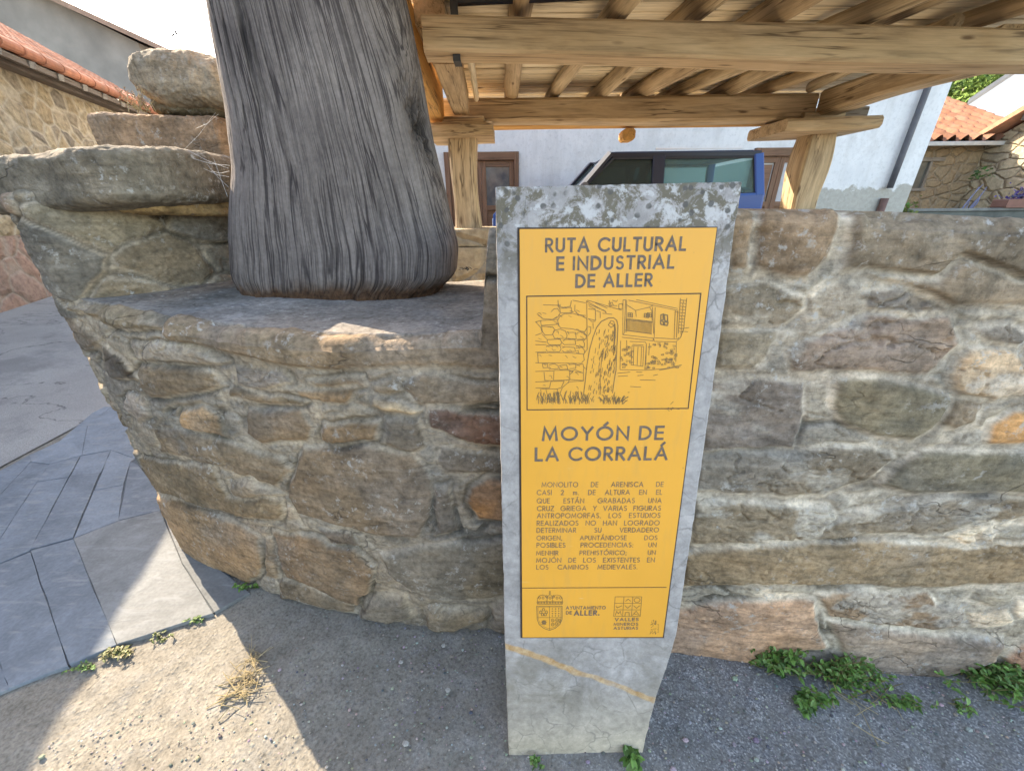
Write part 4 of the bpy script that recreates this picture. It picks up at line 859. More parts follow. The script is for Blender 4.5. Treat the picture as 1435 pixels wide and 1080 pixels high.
# ------------------------------------------------ line drawing of the stone and the street
ink = Ink(); rk = random.Random(12)
def D(l, wd=.72, c=False): ink.stroke([on_plate(740 + .16725 * x, 410 + .16725 * y) for x, y in l], PXM * wd, closed=c)
for l in ([(125, 100), (245, 105), (262, 130)], [(248, 60), (252, 112), (300, 125), (352, 112), (360, 66)], [(370, 62), (480, 85)], [(390, 100), (388, 150), (420, 182), (480, 190)], [(262, 130), (270, 165), (245, 205), (200, 222)], [(262, 130), (358, 122), (366, 165), (275, 168)], [(75, 175), (120, 215), (205, 222), (240, 200)], [(190, 160), (215, 135), (245, 130), (262, 160)],
    [(102, 232), (245, 222), (250, 262), (110, 272), (102, 232)], [(245, 232), (262, 200), (300, 175), (370, 172), (440, 190), (488, 215), (492, 290), (470, 325), (360, 300), (270, 292), (248, 262)], [(60, 245), (100, 232)], [(62, 240), (105, 290), (118, 330)], [(112, 278), (205, 285), (225, 310), (200, 350), (140, 352), (118, 320), (112, 278)], [(205, 345), (215, 315), (265, 302), (310, 318), (325, 355), (318, 380), (220, 380), (205, 345)],
    [(325, 330), (395, 330), (400, 385), (330, 382)], [(405, 335), (440, 325), (485, 350), (482, 385), (405, 388)], [(60, 355), (115, 335)], [(118, 345), (155, 385)], [(160, 390), (265, 386), (282, 415), (265, 435), (175, 432), (158, 410), (160, 390)], [(290, 400), (310, 388), (390, 390), (396, 430), (300, 432), (285, 415)], [(400, 398), (455, 392), (470, 425), (465, 455), (400, 440)], [(60, 432), (148, 432)], [(60, 400), (150, 412)],
    [(150, 450), (170, 440), (265, 440), (275, 470), (260, 492), (160, 490), (148, 470)], [(285, 462), (300, 450), (385, 455), (395, 488), (300, 496), (285, 480)], [(395, 462), (450, 455), (470, 480), (465, 512), (400, 500)], [(78, 500), (300, 498), (460, 510), (468, 560), (440, 588), (85, 584), (78, 500)], [(60, 495), (150, 492)], [(60, 582), (90, 584)],
    [(118, 592), (160, 590), (165, 622), (125, 625), (118, 592)], [(175, 600), (220, 590), (252, 610), (250, 632), (190, 635), (175, 615)], [(262, 605), (320, 600), (330, 635), (265, 640), (258, 620)], [(340, 598), (395, 592), (398, 628), (345, 632)], [(398, 605), (455, 592), (465, 620), (460, 665), (390, 660)], [(60, 655), (210, 650)], [(215, 645), (345, 645), (348, 725), (212, 730), (215, 645)], [(132, 660), (140, 730), (205, 732)], [(350, 680), (385, 640), (460, 668), (462, 730), (352, 722)],
    [(60, 742), (170, 738)], [(62, 792), (178, 792)], [(178, 790), (190, 738), (300, 735), (275, 790), (240, 800)], [(105, 800), (108, 845)], [(265, 840), (285, 790), (340, 740), (460, 735)], [(110, 800), (240, 800), (255, 840)], [(488, 65), (492, 470), (470, 500)],
    [(485, 70), (650, 160)], [(492, 62), (780, 145)], [(500, 95), (640, 150)], [(505, 110), (560, 138)], [(560, 85), (660, 128)], [(500, 135), (560, 140), (562, 230), (500, 215)], [(500, 215), (530, 240), (560, 238)], [(570, 150), (600, 160), (600, 210)], [(500, 280), (522, 285), (520, 330), (498, 360)], [(540, 250), (542, 300)], [(620, 170), (700, 180)], [(640, 150), (650, 170)],
    [(675, 65), (690, 105), (740, 108)], [(700, 62), (735, 75), (745, 60)], [(755, 95), (785, 90), (790, 130), (755, 135), (755, 95)], [(672, 90), (700, 80), (710, 105), (680, 110), (672, 90)]): D(l)
D([(460, 858), (475, 740), (490, 600), (510, 480), (540, 370), (570, 290), (610, 238), (670, 210), (710, 208), (738, 230), (748, 275), (742, 400), (735, 540), (732, 640), (715, 740), (702, 835)], 1.0)
D([(690, 232), (715, 238), (718, 268), (690, 290), (668, 268), (690, 232)]); D([(678, 250), (705, 262), (715, 285)]); D([(605, 850), (600, 700), (612, 560), (618, 480)], .7); D([(722, 260), (728, 320), (718, 430), (712, 520), (716, 420), (722, 260)], .9)
for k in range(150):
    t = rk.random(); y = 300 + 520 * t; xl_ = 560 - 95 * (y - 290) / 540; xr_ = 742 - 30 * max(0, (y - 500)) / 340
    x = xl_ + 12 + (xr_ - xl_ - 20) * (rk.random() ** .6); ln = rk.uniform(14, 48); D([(x, y), (x - ln * .12 + rk.uniform(-5, 5), y + ln * .5), (x - ln * .15, y + ln)], rk.uniform(.5, .85))
for l in ([(790, 60), (812, 60), (800, 335), (788, 350), (790, 60)], [(820, 60), (815, 330)], [(835, 62), (1250, 148)], [(900, 58), (1245, 132)], [(820, 100), (895, 148), (900, 200)], [(895, 148), (1010, 120), (1040, 105)], [(1035, 118), (1045, 340)], [(1058, 120), (1050, 370)], [(1010, 120), (1030, 150), (1032, 230)], [(815, 215), (1040, 240)], [(812, 225), (1035, 248)], [(805, 312), (1030, 342)], [(790, 350), (1045, 378), (1050, 400)], [(780, 370), (1040, 400), (1045, 378)], [(1048, 375), (1240, 385), (1255, 375)], [(1050, 405), (1230, 408)],
    [(1225, 150), (1215, 385)], [(1245, 150), (1235, 375)], [(1268, 45), (1250, 340)], [(1320, 45), (1295, 300), (1270, 370), (1240, 400)], [(1225, 155), (1255, 165)], [(1265, 300), (1340, 290)], [(1280, 320), (1330, 325)], [(1235, 400), (1230, 575)], [(865, 440), (962, 448), (955, 612), (858, 600), (865, 440)], [(880, 445), (876, 600)], [(915, 448), (908, 605)], [(945, 448), (938, 608)], [(845, 405), (975, 410), (985, 425), (972, 640)], [(870, 430), (960, 435)], [(770, 400), (765, 640)], [(765, 640), (970, 645), (1140, 632), (1280, 600)], [(985, 430), (980, 600)], [(1010, 420), (1005, 520)], [(820, 395), (822, 480)],
    [(745, 670), (850, 660)], [(750, 695), (830, 692)], [(900, 660), (950, 662)], [(910, 690), (960, 685)], [(930, 725), (1060, 728)], [(850, 780), (940, 785)], [(830, 830), (845, 828)], [(1040, 690), (1080, 680)], [(1090, 645), (1270, 612)]): D(l)
for k in range(23): x = 822 + k * 9.4; D([(x, 220 + k * .9), (x - 5, 318 + k * 1.2)], .6)
for cx, cy in ((850, 185), (985, 190), (1010, 185)):
    D([(cx - 18, cy - 18), (cx + 18, cy - 14), (cx + 18, cy + 18), (cx - 18, cy + 14)], .9, True); D([(cx, cy - 16), (cx, cy + 16)], 1.0); D([(cx - 18, cy), (cx + 18, cy + 2)], 1.0)
for l in ([(1105, 185), (1125, 178), (1125, 225), (1105, 228)], [(1135, 182), (1160, 188), (1162, 240), (1138, 230)], [(1102, 235), (1125, 240), (1128, 268), (1104, 262)], [(1138, 240), (1165, 248), (1158, 272), (1136, 270)]): D(l, 1.5, True)
for k in range(11):
    y = 60 + k * 26; x0 = 1268 - (y - 45) * .06; x1 = 1320 - (y - 45) * .1; D([(x0, y), (x1, y + 5)], .7); D([((x0 + x1) / 2 + rk.uniform(-8, 8), y), ((x0 + x1) / 2, y + 26)], .6)
for k in range(95):
    zone = rk.random()
    if zone < .45: x, y = rk.uniform(1000, 1225), rk.uniform(415, 600)
    elif zone < .75: x, y = rk.uniform(768, 862), rk.uniform(410, 632)
    else: x, y = rk.uniform(975, 1230), rk.uniform(540, 625)
    a_, b_ = rk.uniform(10, 24), rk.uniform(7, 14); D([(x, y), (x + a_, y + rk.uniform(-3, 3)), (x + a_ + rk.uniform(-3, 3), y + b_), (x + rk.uniform(-4, 4), y + b_)], .6, rk.random() < .6)
for k in range(150):
    x = 70 + 480 * rk.random() if k < 100 else 600 + 200 * rk.random() ** 1.2; y = rk.uniform(885, 930); h_ = rk.uniform(25, 85) if k < 100 else rk.uniform(25, 80) * (1 - abs(x - 690) / 220)
    dx = rk.uniform(-25, 25) + (0 if k < 100 else (x - 680) * .3); D([(x, y), (x + dx * .35, y - h_ * .55), (x + dx, y - h_)], rk.uniform(.55, .95))
for k in range(60):
    x, y = rk.uniform(80, 460), rk.uniform(90, 790); D([(x, y), (x + rk.uniform(10, 26), y + rk.uniform(-4, 18)), (x + rk.uniform(18, 34), y + rk.uniform(4, 26))], .55)
for l in ([(1150, 960), (1175, 985), (1165, 955), (1195, 975), (1200, 955), (1225, 965), (1260, 970)], [(1185, 930), (1210, 905)]): D(l, .7)
ink.build('street_drawing', INK2, plate)

# ================================================================== HORREO (raised timber granary)
gran = thing('raised_granary', 'raised oak granary on squat posts, its beams and joists seen from below', 'granary')
rg = random.Random(21)
ZB = 2.175                                   # underside of the main beams
fb0, fb1 = at_z(592, 74, ZB), at_z(1435, 88, ZB); fd = (fb1 - fb0).normalized(); fb1 = fb1 + fd * .75
BW, BH = .17, .135
mid = lambda p, dy, dz: p + Vector((0, dy, dz))
b = MB(); b.bar(mid(fb0, BW / 2, BH / 2), mid(fb1, BW / 2, BH / 2), BW, BH, ch=.012, seg=40, wob=.025, rnd=rg); b.build('front_beam', M_WOOD, gran, smooth=False)
rb0, rb1 = at_y(612, 170, 3.72), at_y(1140, 166, 3.66); rb0.z = rb1.z = ZB
b = MB(); b.bar(mid(rb0, .1, .08), mid(rb1, .1, .08), .2, .17, ch=.02, seg=30, wob=.03, rnd=rg); b.build('rear_beam', M_WOOD, gran)
b = MB(); b.bar(mid(rb0, .34, .055), mid(rb1, .34, .055), .16, .10, ch=.006, seg=16, wob=.02, rnd=rg); b.build('rear_plate', M_ORANGE, gran)  # sunlit back edge put into the orange colour
b = MB(); p_ = at_y(880, 186, 4.02); b.bar(p_ + Vector((0, -.05, -.02)), p_ + Vector((0, .1, -.02)), .11, .09, ch=.02, rnd=rg); b.build('peg', M_ORANGE, gran)
# joists rest on the beams and run out towards the viewer
front_px = [(738, 31), (865, 36), (969, 43), (1072, 46), (1176, 54), (1264, 40), (1368, 48)]; rear_px = [(717, 147), (782, 144), (843, 146), (903, 150), (960, 146), (1019, 149), (1079, 143)]
zt = ZB + BH
for k, (a_, c_) in enumerate(zip(front_px, rear_px)):
    A = at_z(a_[0], a_[1], zt + .01); B = at_y(c_[0], c_[1], 3.72)
    B.z = ZB + .17; d = (B - A); d.z = 0; dn = d.normalized(); r0 = rg.uniform(.044, .056); zc = ZB + .17 + r0 * .75
    s = Vector((A.x, A.y, zc + .004)) - dn * (A.y - 1.02) / max(.2, dn.y); e = Vector((B.x, B.y, zc + .004)) + dn * .55
    b = MB(); b.pole(s, e, r0 * rg.uniform(.95, 1.12), r0 * rg.uniform(.9, 1.05), 40, 14, .11, rg); b.build('joist', M_WOOD2 if k % 3 else M_WOOD, gran, smooth=True)
# floor boards over the joists, with open shakes between some of them
b = MB(); y = .95; ztb = ZB + .17 + .098
while y < 4.35:
    wd = rg.uniform(.105, .15); x0 = -.52 + rg.uniform(-.02, .02); 
    b.bar((x0, y + wd / 2, ztb + .016 + rg.uniform(0, .006)), (3.35, y + wd / 2 + rg.uniform(-.012, .012), ztb + .016 + rg.uniform(0, .006)), wd - rg.uniform(.016, .036), .026, ch=.006, seg=24, wob=.03, rnd=rg); y += wd
b.build('floor_boards', M_BOARD, gran)
# left side: beam, outer plate, lapped head pieces
def side_bar(name, pts_front, pts_rear, w_, h_, mat, zc, over=.0, wob=.02):
    A, B = Vector(pts_front), Vector(pts_rear); d = (B - A).normalized(); b = MB(); b.bar(A - d * over, B + d * .15, w_, h_, ch=.012, seg=20, wob=wob, rnd=rg); return b.build(name, mat, gran)
sa, sb_ = at_z(622, 84, ZB + .01), at_z(644, 154, ZB + .01)
side_bar('side_beam', (sa.x, sa.y + .06, ZB + .085), (sb_.x, sb_.y, ZB + .085), .125, .15, M_WOOD, 0)
side_bar('packing_board', (sa.x + .11, sa.y + .05, ZB + .12), (sb_.x + .12, sb_.y, ZB + .12), .035, .07, M_BOARD, 0)
oa, ob = at_z(588, 86, ZB - .02), at_z(622, 168, ZB - .02)
side_bar('outer_plate', (oa.x - .08, oa.y - .25, ZB + .12), (ob.x - .07, ob.y, ZB + .10), .13, .26, M_ORANGE, 0, .5)  # warm glow of this face is in its orange colour
ha = at_z(606, 46, ZB + BH + .005)
b = MB(); b.bar((ha.x, ha.y - .02, ZB + BH + .075), (ha.x - .02, ha.y + .9, ZB + BH + .075), .15, .135, ch=.014, seg=10, wob=.02, rnd=rg); b.build('lapped_head', M_WOOD, gran)
# iron strap hung over the front beam
s0 = at_z(641, 82, ZB); b = MB(); yy = s0.y
b.bar((s0.x, yy - .028, ZB - .016), (s0.x, yy - .028, ZB + .33), .034, .008, up=(0, -1, 0)); b.bar((s0.x, yy - .03, ZB - .014), (s0.x, yy + .05, ZB - .014), .034, .008)
b.bar((s0.x, yy - .012, ZB + BH + .07), (s0.x + .55, yy - .012, ZB + BH + .085), .03, .05); b.build('iron_strap', M_IRON, gran)
# posts with head slabs, on masonry pads
def post(pt, pb, wd, cap_px, Y, lean=0):
    A, B = at_y(*pt, Y), at_y(*pb, Y); B = B + (B - A) * .18
    b = MB(); b.bar(B, A, wd * 1.08, wd, up=(0, -1, 0), ch=.018, seg=14, wob=.05, taper=.9, rnd=rg); b.build('post', M_WOOD, gran)
    c0, c1 = at_y(*cap_px[0], Y), at_y(*cap_px[1], Y); zc = (c0.z + c1.z) / 2
    b = MB(); b.bar((c0.x, Y, zc), (c1.x, Y, zc + (c1.z - c0.z) * .3), .52, .085, ch=.02, seg=8, wob=.02, rnd=rg); b.build('head_slab', M_WOOD, gran)
    b = MB(); b.bar(((c0.x + c1.x) / 2 - .14, Y, zc + .07), ((c0.x + c1.x) / 2 + .18, Y, zc + .07), .2, .07, ch=.01, seg=4, rnd=rg); b.build('wedge_block', M_WOOD2, gran)
post((652, 192), (655, 318), .21, ((604, 190), (692, 187)), 3.62)
post((1143, 190), (1119, 290), .22, ((1074, 187), (1197, 178)), 3.72)
b = MB(); p_ = at_y(1185, 158, 3.95); b.bar(p_ + Vector((-.45, .1, 0)), p_ + Vector((.16, 0, 0)), .1, .075, ch=.01, seg=6, wob=.04, rnd=rg); b.build('beam_stub', M_GREYWOOD, gran)
pa = at_z(1345, 99, ZB + .02); pb_ = at_z(1160, 158, ZB + .02)
b = MB(); b.bar((pa.x + .12, pa.y - .1, ZB + .10), (pb_.x + .02, pb_.y + .05, ZB + .09), .17, .16, ch=.02, seg=20, wob=.03, rnd=rg); b.build('side_beam', M_WOOD, gran)
b = MB(); b.pole((pa.x - .22, pa.y - .1, ZB + .19), (pb_.x - .14, pb_.y + .05, ZB + .2), .04, .04, 16, 10, .06, rg); b.build('joist', M_WOOD2, gran, smooth=True)
for px, py, Y, w_ in ((663, 340, 3.62, .5), (1112, 330, 3.75, .5)):
    c_ = at_y(px, 318 if px < 700 else 292, Y); b = MB()
    b.box((c_.x - w_ / 2, Y - .22, .47), (c_.x + w_ / 2, Y + .25, c_.z - .15), .03); b.box((c_.x - w_ / 2 + .03, Y - .2, c_.z - .148), (c_.x + w_ / 2 - .02, Y + .22, c_.z - .005), .02)
    b.build('masonry_pad', m_rubble('pad_stone' if px < 700 else 'pad_stone_b', 2.6, ((.42, .33, .21), (.46, .36, .24), (.38, .30, .2)), (.42, .35, .25)), gran, bevel=.02)
# body and roof of the granary above the floor
b = MB(); zf = ztb + .05
for x0, x1, y0, y1 in ((-.40, 3.15, 1.55, 1.61), (-.40, 3.15, 4.1, 4.16), (-.46, -.40, 1.55, 4.16), (3.15, 3.21, 1.55, 4.16)): b.box((x0, y0, zf), (x1, y1, zf + 1.75), .004)
b.build('plank_wall', M_WOOD, gran)
# ------------------------------------------------ barrel tile roofs
M_TILE = None
def m_tile(name, base):
    m = Mat(name, 0.85, 0.2); t = m.attr('tint'); n = m.noise(9, detail=6, rough=0.65); n2 = m.noise(2, detail=5)
    c = m.mix(1.0, m.mix(1.0, base, t, 'MULTIPLY'), m.ramp(n, [(0.3, 0.75), (0.7, 1.2)]), 'MULTIPLY')
    c = m.mix(m.ramp(n2, [(0.5, 0.0), (0.72, 0.5)]), c, (0.20, 0.15, 0.11)); return m.out(c, m.bump(n, 0.4, 0.01))
def tile_roof(name, A, B, up, length, mat, parent, pitch=.24, course=.36, seed=1, amp=.065):
    """curved tiles: A-B is the eave, up the unit vector up the slope"""
    A, B, up = np.array(A), np.array(B), np.array(up) / np.linalg.norm(up); L = np.linalg.norm(B - A); ex = (B - A) / L; n = np.cross(ex, up); n /= np.linalg.norm(n)
    if n[2] < 0: n = -n
    nu = int(L / pitch) * 10 + 1; nvv = int(length / course) * 6 + 1; u = np.linspace(0, L, nu); v = np.linspace(0, length, nvv); U, V = np.meshgrid(u, v, indexing='ij')
    ph = U / pitch; fr = ph - np.floor(ph); cov = np.where(fr < .6, np.sin(np.clip(fr / .6, 0, 1) * math.pi), -np.sin((fr - .6) / .4 * math.pi) * .4); row = V / course; fv = row - np.floor(row)
    hh = _hash(np.floor(ph).astype(np.int64), np.floor(row + .02 * np.sin(ph)).astype(np.int64), 0 * ph.astype(np.int64), seed)
    H = cov * amp + .028 * (1 - fv) + (hh - .5) * .014
    P = A + ex * U[..., None] + up * V[..., None] + n * H[..., None]
    c = np.stack([.8 + .5 * hh, .78 + .45 * hh * hh + .05, .75 + .5 * ((hh * 7) % 1)], -1) * (.85 + .3 * fv[..., None])
    c = np.repeat((.75 + .5 * hh)[..., None], 3, 2) * np.array([1, 1, 1]) + np.stack([.08 * ((hh * 13) % 1), .05 * ((hh * 5) % 1), 0 * hh], -1)
    o = big_grid(name, P, c, mat, parent)
    # underside
    b = MB(); off = n * -.06; q = [A + off, B + off, B + up * length + off, A + up * length + off]; b.prism([Vector(x) for x in q], Vector(n * -.03)); b.build('roof_deck', M_GREYWOOD, parent); return o
# granary roof
gx0, gx1, gy0, gy1, gz = -.95, 3.7, 1.0, 4.7, zf + 1.72
rid = Vector(((gx0 + gx1) / 2, (gy0 + gy1) / 2, gz + 1.15)); b = MB(); cs = [Vector((gx0, gy0, gz)), Vector((gx1, gy0, gz)), Vector((gx1, gy1, gz)), Vector((gx0, gy1, gz))]
ids = [b.vert(q) for q in cs] + [b.vert(q + Vector((0, 0, .12))) for q in cs] + [b.vert(rid)]
b.f.append(tuple(ids[:4])); 
for j in range(4): b.f.append((ids[j], ids[(j + 1) % 4], ids[4 + (j + 1) % 4], ids[4 + j])); b.f.append((ids[4 + j], ids[4 + (j + 1) % 4], ids[8]))
b.build('roof', m_tile('tile_granary', (.40, .20, .12)), gran)

# ================================================================== WHITE HOUSE BEHIND
YF = 8.5; YARD = .5
def m_render():
    m = Mat('white_render', 0.92, 0.2); v = m.tc(); z = m.sep(v)[2]; n = m.noise(1.6, detail=7, rough=0.65, dist=0.6); n2 = m.noise(14, detail=6, rough=0.7); n3 = m.noise(60, detail=3)
    c = m.mix(m.ramp(n, [(0.35, 0.0), (0.65, 1.0)]), (0.57, 0.58, 0.58), (0.67, 0.675, 0.665)); c = m.mix(m.ramp(n2, [(0.52, 0.0), (0.7, 0.55)]), c, (0.40, 0.41, 0.41)); dr = m.noise(1.0, m.mapping(v, (3.2, 3.2, .35)), detail=6, rough=.65); c = m.mix(m.ramp(dr, [(.5, 0.), (.72, .4)]), c, (.40, .39, .36))
    n4 = m.noise(2.6, m.mapping(v, loc=(4, 4, 4)), detail=8, rough=.75); c = m.mix(m.ramp(n4, [(.55, 0.), (.62, .35)]), c, (.50, .49, .47))
    zz = m.math('MULTIPLY_ADD', m.math('SUBTRACT', m.noise(2.4, m.mapping(v, loc=(3, 1, 1)), detail=6, rough=.7), .5), .55, z)
    mr = m.t.nodes.new('ShaderNodeMapRange'); m.put(mr.inputs[0], zz); mr.inputs[1].default_value = 1.80; mr.inputs[2].default_value = 1.84
    c = m.mix(mr.outputs[0], m.mix(1.0, (0.36, 0.35, 0.31), m.ramp(n2, [(.3, .85), (.7, 1.15)]), 'MULTIPLY'), c)
    return m.out(c, m.bump(m.math('ADD', n2, m.math('MULTIPLY', mr.outputs[0], .8)), 0.5, 0.012))
house = thing('white_house', 'long white rendered house with brown doors behind the parked blue car', 'house')
cr = at_y(1264, 299, YF).x; HX0, HX1, HZ = -4.6, at_y(1302, 200, YF).x, 6.2
b = MB(); b.prism([(HX0, YF, .3), (HX1, YF, .3), (HX1, YF, HZ), (HX0, YF, HZ)], (0, 7, 0)); b.build('wall', m_render(), house)
b = MB(); b.prism([(HX0 - .3, YF - .45, HZ - .1), (HX0 - .3, YF + 7.4, HZ - .1), (HX0 - .3, YF + 3.5, HZ + 1.7)], (HX1 - HX0 + .5, 0, 0)); b.build('roof', m_tile('tile_white_house', (.42, .2, .12)), house)
def door(x0, x1, z1, glass_side, pane_col, parent):
    """timber double door in a recess-free frame standing proud of the render"""
    rd = random.Random(int(x0 * 10)); f = MB(); w_ = .09; y = YF - .03
    f.bar((x0 + w_ / 2, y, YARD), (x0 + w_ / 2, y, z1), w_, .1, up=(0, -1, 0)); f.bar((x1 - w_ / 2, y, YARD), (x1 - w_ / 2, y, z1), w_, .1, up=(0, -1, 0)); f.bar((x0 + w_, y, z1 - .07), (x1 - w_, y, z1 - .07), .1, .14)
    fr = f.build('door_frame', M_BROWN, parent)
    xm = (x0 + x1) / 2 - .02
    for k, (a_, b_) in enumerate(((x0 + w_ + .004, xm), (xm + .006, x1 - w_ - .004))):
        glazed = (k == 1); d = MB(); yy = YF - .012; zt_ = z1 - .145; st = .09
        d.bar((a_ + st / 2, yy, YARD), (a_ + st / 2, yy, zt_), st, .05, up=(0, -1, 0)); d.bar((b_ - st / 2, yy, YARD), (b_ - st / 2, yy, zt_), st, .05, up=(0, -1, 0))
        for zz, hh in ((zt_ - .05, .1), (zt_ - .82, .09), (YARD + .08, .14)): d.bar((a_ + st, yy, zz), (b_ - st, yy, zz), .05, hh)
        d.prism([(a_ + st, YF - .012, YARD), (b_ - st, YF - .012, YARD), (b_ - st, YF - .012, zt_ - .82), (a_ + st, YF - .012, zt_ - .82)], (0, .008, 0))
        if not glazed: d.prism([(a_ + st + .03, YF - .022, zt_ - .74), (b_ - st - .03, YF - .022, zt_ - .74), (b_ - st - .03, YF - .022, zt_ - .13), (a_ + st + .03, YF - .022, zt_ - .13)], (0, .016, 0))
        lf = d.build('door_leaf', M_BROWN, parent)
        if glazed:
            g = MB(); g.prism([(a_ + st, YF - .016, zt_ - .775), (b_ - st, YF - .016, zt_ - .775), (b_ - st, YF - .016, zt_ - .1), (a_ + st, YF - .016, zt_ - .1)], (0, .01, 0)); g.build('pane', pane_col, lf)
M_PANE = Mat('door_pane', 0.12, 0.5); M_PANE = M_PANE.out(M_PANE.mix(M_PANE.ramp(M_PANE.noise(3, detail=4), [(.35, 0.), (.65, 1.)]), (.05, .06, .075), (.16, .16, .15)))
M_PANE2 = m_plain('pale_pane', (.34, .34, .36), .3, .1)
dl = at_y(727, 213, YF); door(at_y(622, 213, YF).x, dl.x, dl.z, 1, M_PANE, house)
d0, d1 = at_y(1062, 208, YF), at_y(1146, 206, YF); door(d0.x - .06, d1.x - .1, d0.z, 1, M_PANE2, house)
dp = [at_y(1294, 113, YF), at_y(1241, 264, YF)]
b = MB(); b.pole((dp[0].x + .1, YF - .09, HZ), (dp[1].x, YF - .09, dp[1].z), .052, .052, 8, 14, 0); b.build('drainpipe', m_plain('dark_pipe', (.075, .078, .088), .5, .2), house, smooth=True)
q0, q1 = at_y(1236, 278, YF), at_y(1226, 303, YF)
b = MB(); b.pole((q0.x, YF - .07, q0.z), (q1.x, YF - .07, .3), .065, .065, 4, 14, 0); b.build('drainpipe_foot', m_plain('rusty_pipe', (.13, .07, .055), .7, .3), house, smooth=True)

# ================================================================== BLUE CAR
car = thing('parked_car', 'blue three-door off-road car parked between the granary and the white house', 'car')
YC = 6.0; CW = 1.66
xr_ = at_y(1070, 285, YC).x; zr2 = at_y(900, 210, YC).z
xa = at_y(806, 262, YC); xt = at_y(860, 212, YC).x
S = {}
zg, zs_, zro = YARD, at_y(1052, 267, YC).z, zr2
M_BLUE = Mat('blue_car_paint', .38, .35); M_BLUE.bsdf.inputs['Coat Weight'].default_value = .15; M_BLUE = M_BLUE.out((.010, .055, .22))
M_NAVY = Mat('dark_car_paint', .4, .3); M_NAVY = M_NAVY.out((.008, .010, .02))
M_SILV = m_plain('silver_trim', (.55, .57, .6), .3, .05, spec=.6); M_RUB = m_plain('black_rubber', (.025, .025, .027), .8, .2); M_PLAS = m_plain('grey_plastic', (.09, .09, .1), .6, .15)
M_CGL = Mat('car_glass', .03, .5); M_CGL.bsdf.inputs['Transmission Weight'].default_value = .9; M_CGL.bsdf.inputs['IOR'].default_value = 1.1; M_CGL = M_CGL.out((.42, .58, .55))
xf = xr_ - 3.85; hood_z = zg + 1.07
M_CGL2 = Mat('dark_cabin_glass', .03, .5); M_CGL2.bsdf.inputs['Transmission Weight'].default_value = .8; M_CGL2.bsdf.inputs['IOR'].default_value = 1.15; M_CGL2 = M_CGL2.out((.10, .14, .13))  # front glass darkened in colour for the unlit cabin behind it
base = [(xf, zg + .42), (xf, zg + .95), (xf + .1, hood_z - .02), (xa.x - .06, zs_ - .10), (xr_, zs_ - .02), (xr_ + .01, zg + .42)]
def arch(cx, r=.43, n=10): return [(cx + r * math.cos(t), zg + .40 + r * math.sin(t)) for t in np.linspace(0, math.pi, n)]
wf, wr = xf + .72, xr_ - .72
prof = base[1:5] + [base[5]] + arch(wr) + arch(wf) + [base[0]]
b = MB(); b.prism([(x, YC, z_) for x, z_ in prof], (0, CW, 0)); body = b.build('body', M_BLUE, car, bevel=.035)
# cabin: hollow frame of pillars and roof, glass between
inset = .13
def cab(x, z_, side):                     # tumblehome
    t = max(0, (z_ - zs_) / (zro - zs_)); y = YC + .03 + inset * t; return (x, y if side == 0 else 2 * YC + CW - y, z_)
top_f, top_r, bot_f, bot_r = (xt, zro - .03), (xr_ - .10, zro - .02), (xa.x, zs_ - .06), (xr_ - .01, zs_ - .03)
b = MB()
roofp = [(xt - .02, zro - .055), (xt + .06, zro), (xr_ - .22, zro + .005), (xr_ - .08, zro - .05)]
b.prism([(x, YC + .03 + inset, z_) for x, z_ in roofp] , (0, CW - .06 - 2 * inset, 0)); b.build('roof', M_NAVY, car, bevel=.018)
xb = at_y(927, 230, YC).x
for side in (0, 1):
    b = MB(); b.bar(cab(*bot_f, side), cab(*top_f, side), .075, .07, up=(0, 1, 0), ch=.012); b.build('windscreen_pillar', M_NAVY, car)
    b = MB(); o3 = Vector((-.03, -.03 if side == 0 else .03, .02)); b.bar(Vector(cab(*bot_f, side)) + o3, Vector(cab(*top_f, side)) + o3, .05, .04, up=(0, 1, 0)); b.build('pillar_trim', M_SILV, car)
    b = MB(); b.bar(cab(xb, zs_ - .06, side), cab(xb, zro - .06, side), .17, .06, up=(0, 1, 0), ch=.012); b.build('centre_pillar', M_NAVY, car)
    b = MB(); b.bar(cab(xr_ - .075, zs_ - .06, side), cab(xr_ - .15, zro - .05, side), .13, .07, up=(0, 1, 0), ch=.015); b.build('rear_pillar', M_BLUE, car)
    b = MB(); b.bar(cab(xt - .02, zro - .045, side), cab(xr_ - .12, zro - .045, side), .05, .075, ch=.012); b.build('roof_rail', M_NAVY, car)
    b = MB(); y = cab(0, zro, side)[1] + (.03 if side == 0 else -.03); b.bar((xb - .02, y - (.045 if side == 0 else -.045), zro - .035), (xt - .03, y - (.045 if side == 0 else -.045), zro - .045), .03, .045); b.bar((xb, y - (.045 if side == 0 else -.045), zro - .1), (xb, y - (.045 if side == 0 else -.045), zro + .02), .03, .03); b.bar((xb - .05, y, zro + .03), (xr_ - .35, y, zro + .03), .022, .02); b.build('gutter', M_SILV, car)
    for x0b, x0t, x1b, x1t in ((bot_f[0] + .03, top_f[0] + .04, xb - .07, xb - .07), (xb + .07, xb + .07, xr_ - .13, xr_ - .2)):
        pts = [cab(x0b, zs_ - .04, side), cab(x1b, zs_ - .04, side), cab(x1t, zro - .085, side), cab(x0t, zro - .085, side)]
        b = MB(); b.prism([Vector(p) + Vector((0, .015 if side == 0 else -.015, 0)) for p in pts], (0, .004 if side == 0 else -.004, 0)); wn = b.build('side_window', M_CGL2 if x1b < xb else M_CGL, car)
        b = MB(); P4 = [Vector(p) + Vector((0, .0 if side == 0 else -.0, 0)) for p in pts]
        for i in range(4): b.bar(P4[i], P4[(i + 1) % 4], .028, .022, up=(0, 1, 0))
        b.build('window_seal', M_RUB, wn)
wsf = [cab(bot_f[0] - .01, zs_ - .06, 0), cab(bot_f[0] - .01, zs_ - .06, 1), cab(top_f[0] - .01, zro - .06, 1), cab(top_f[0] - .01, zro - .06, 0)]
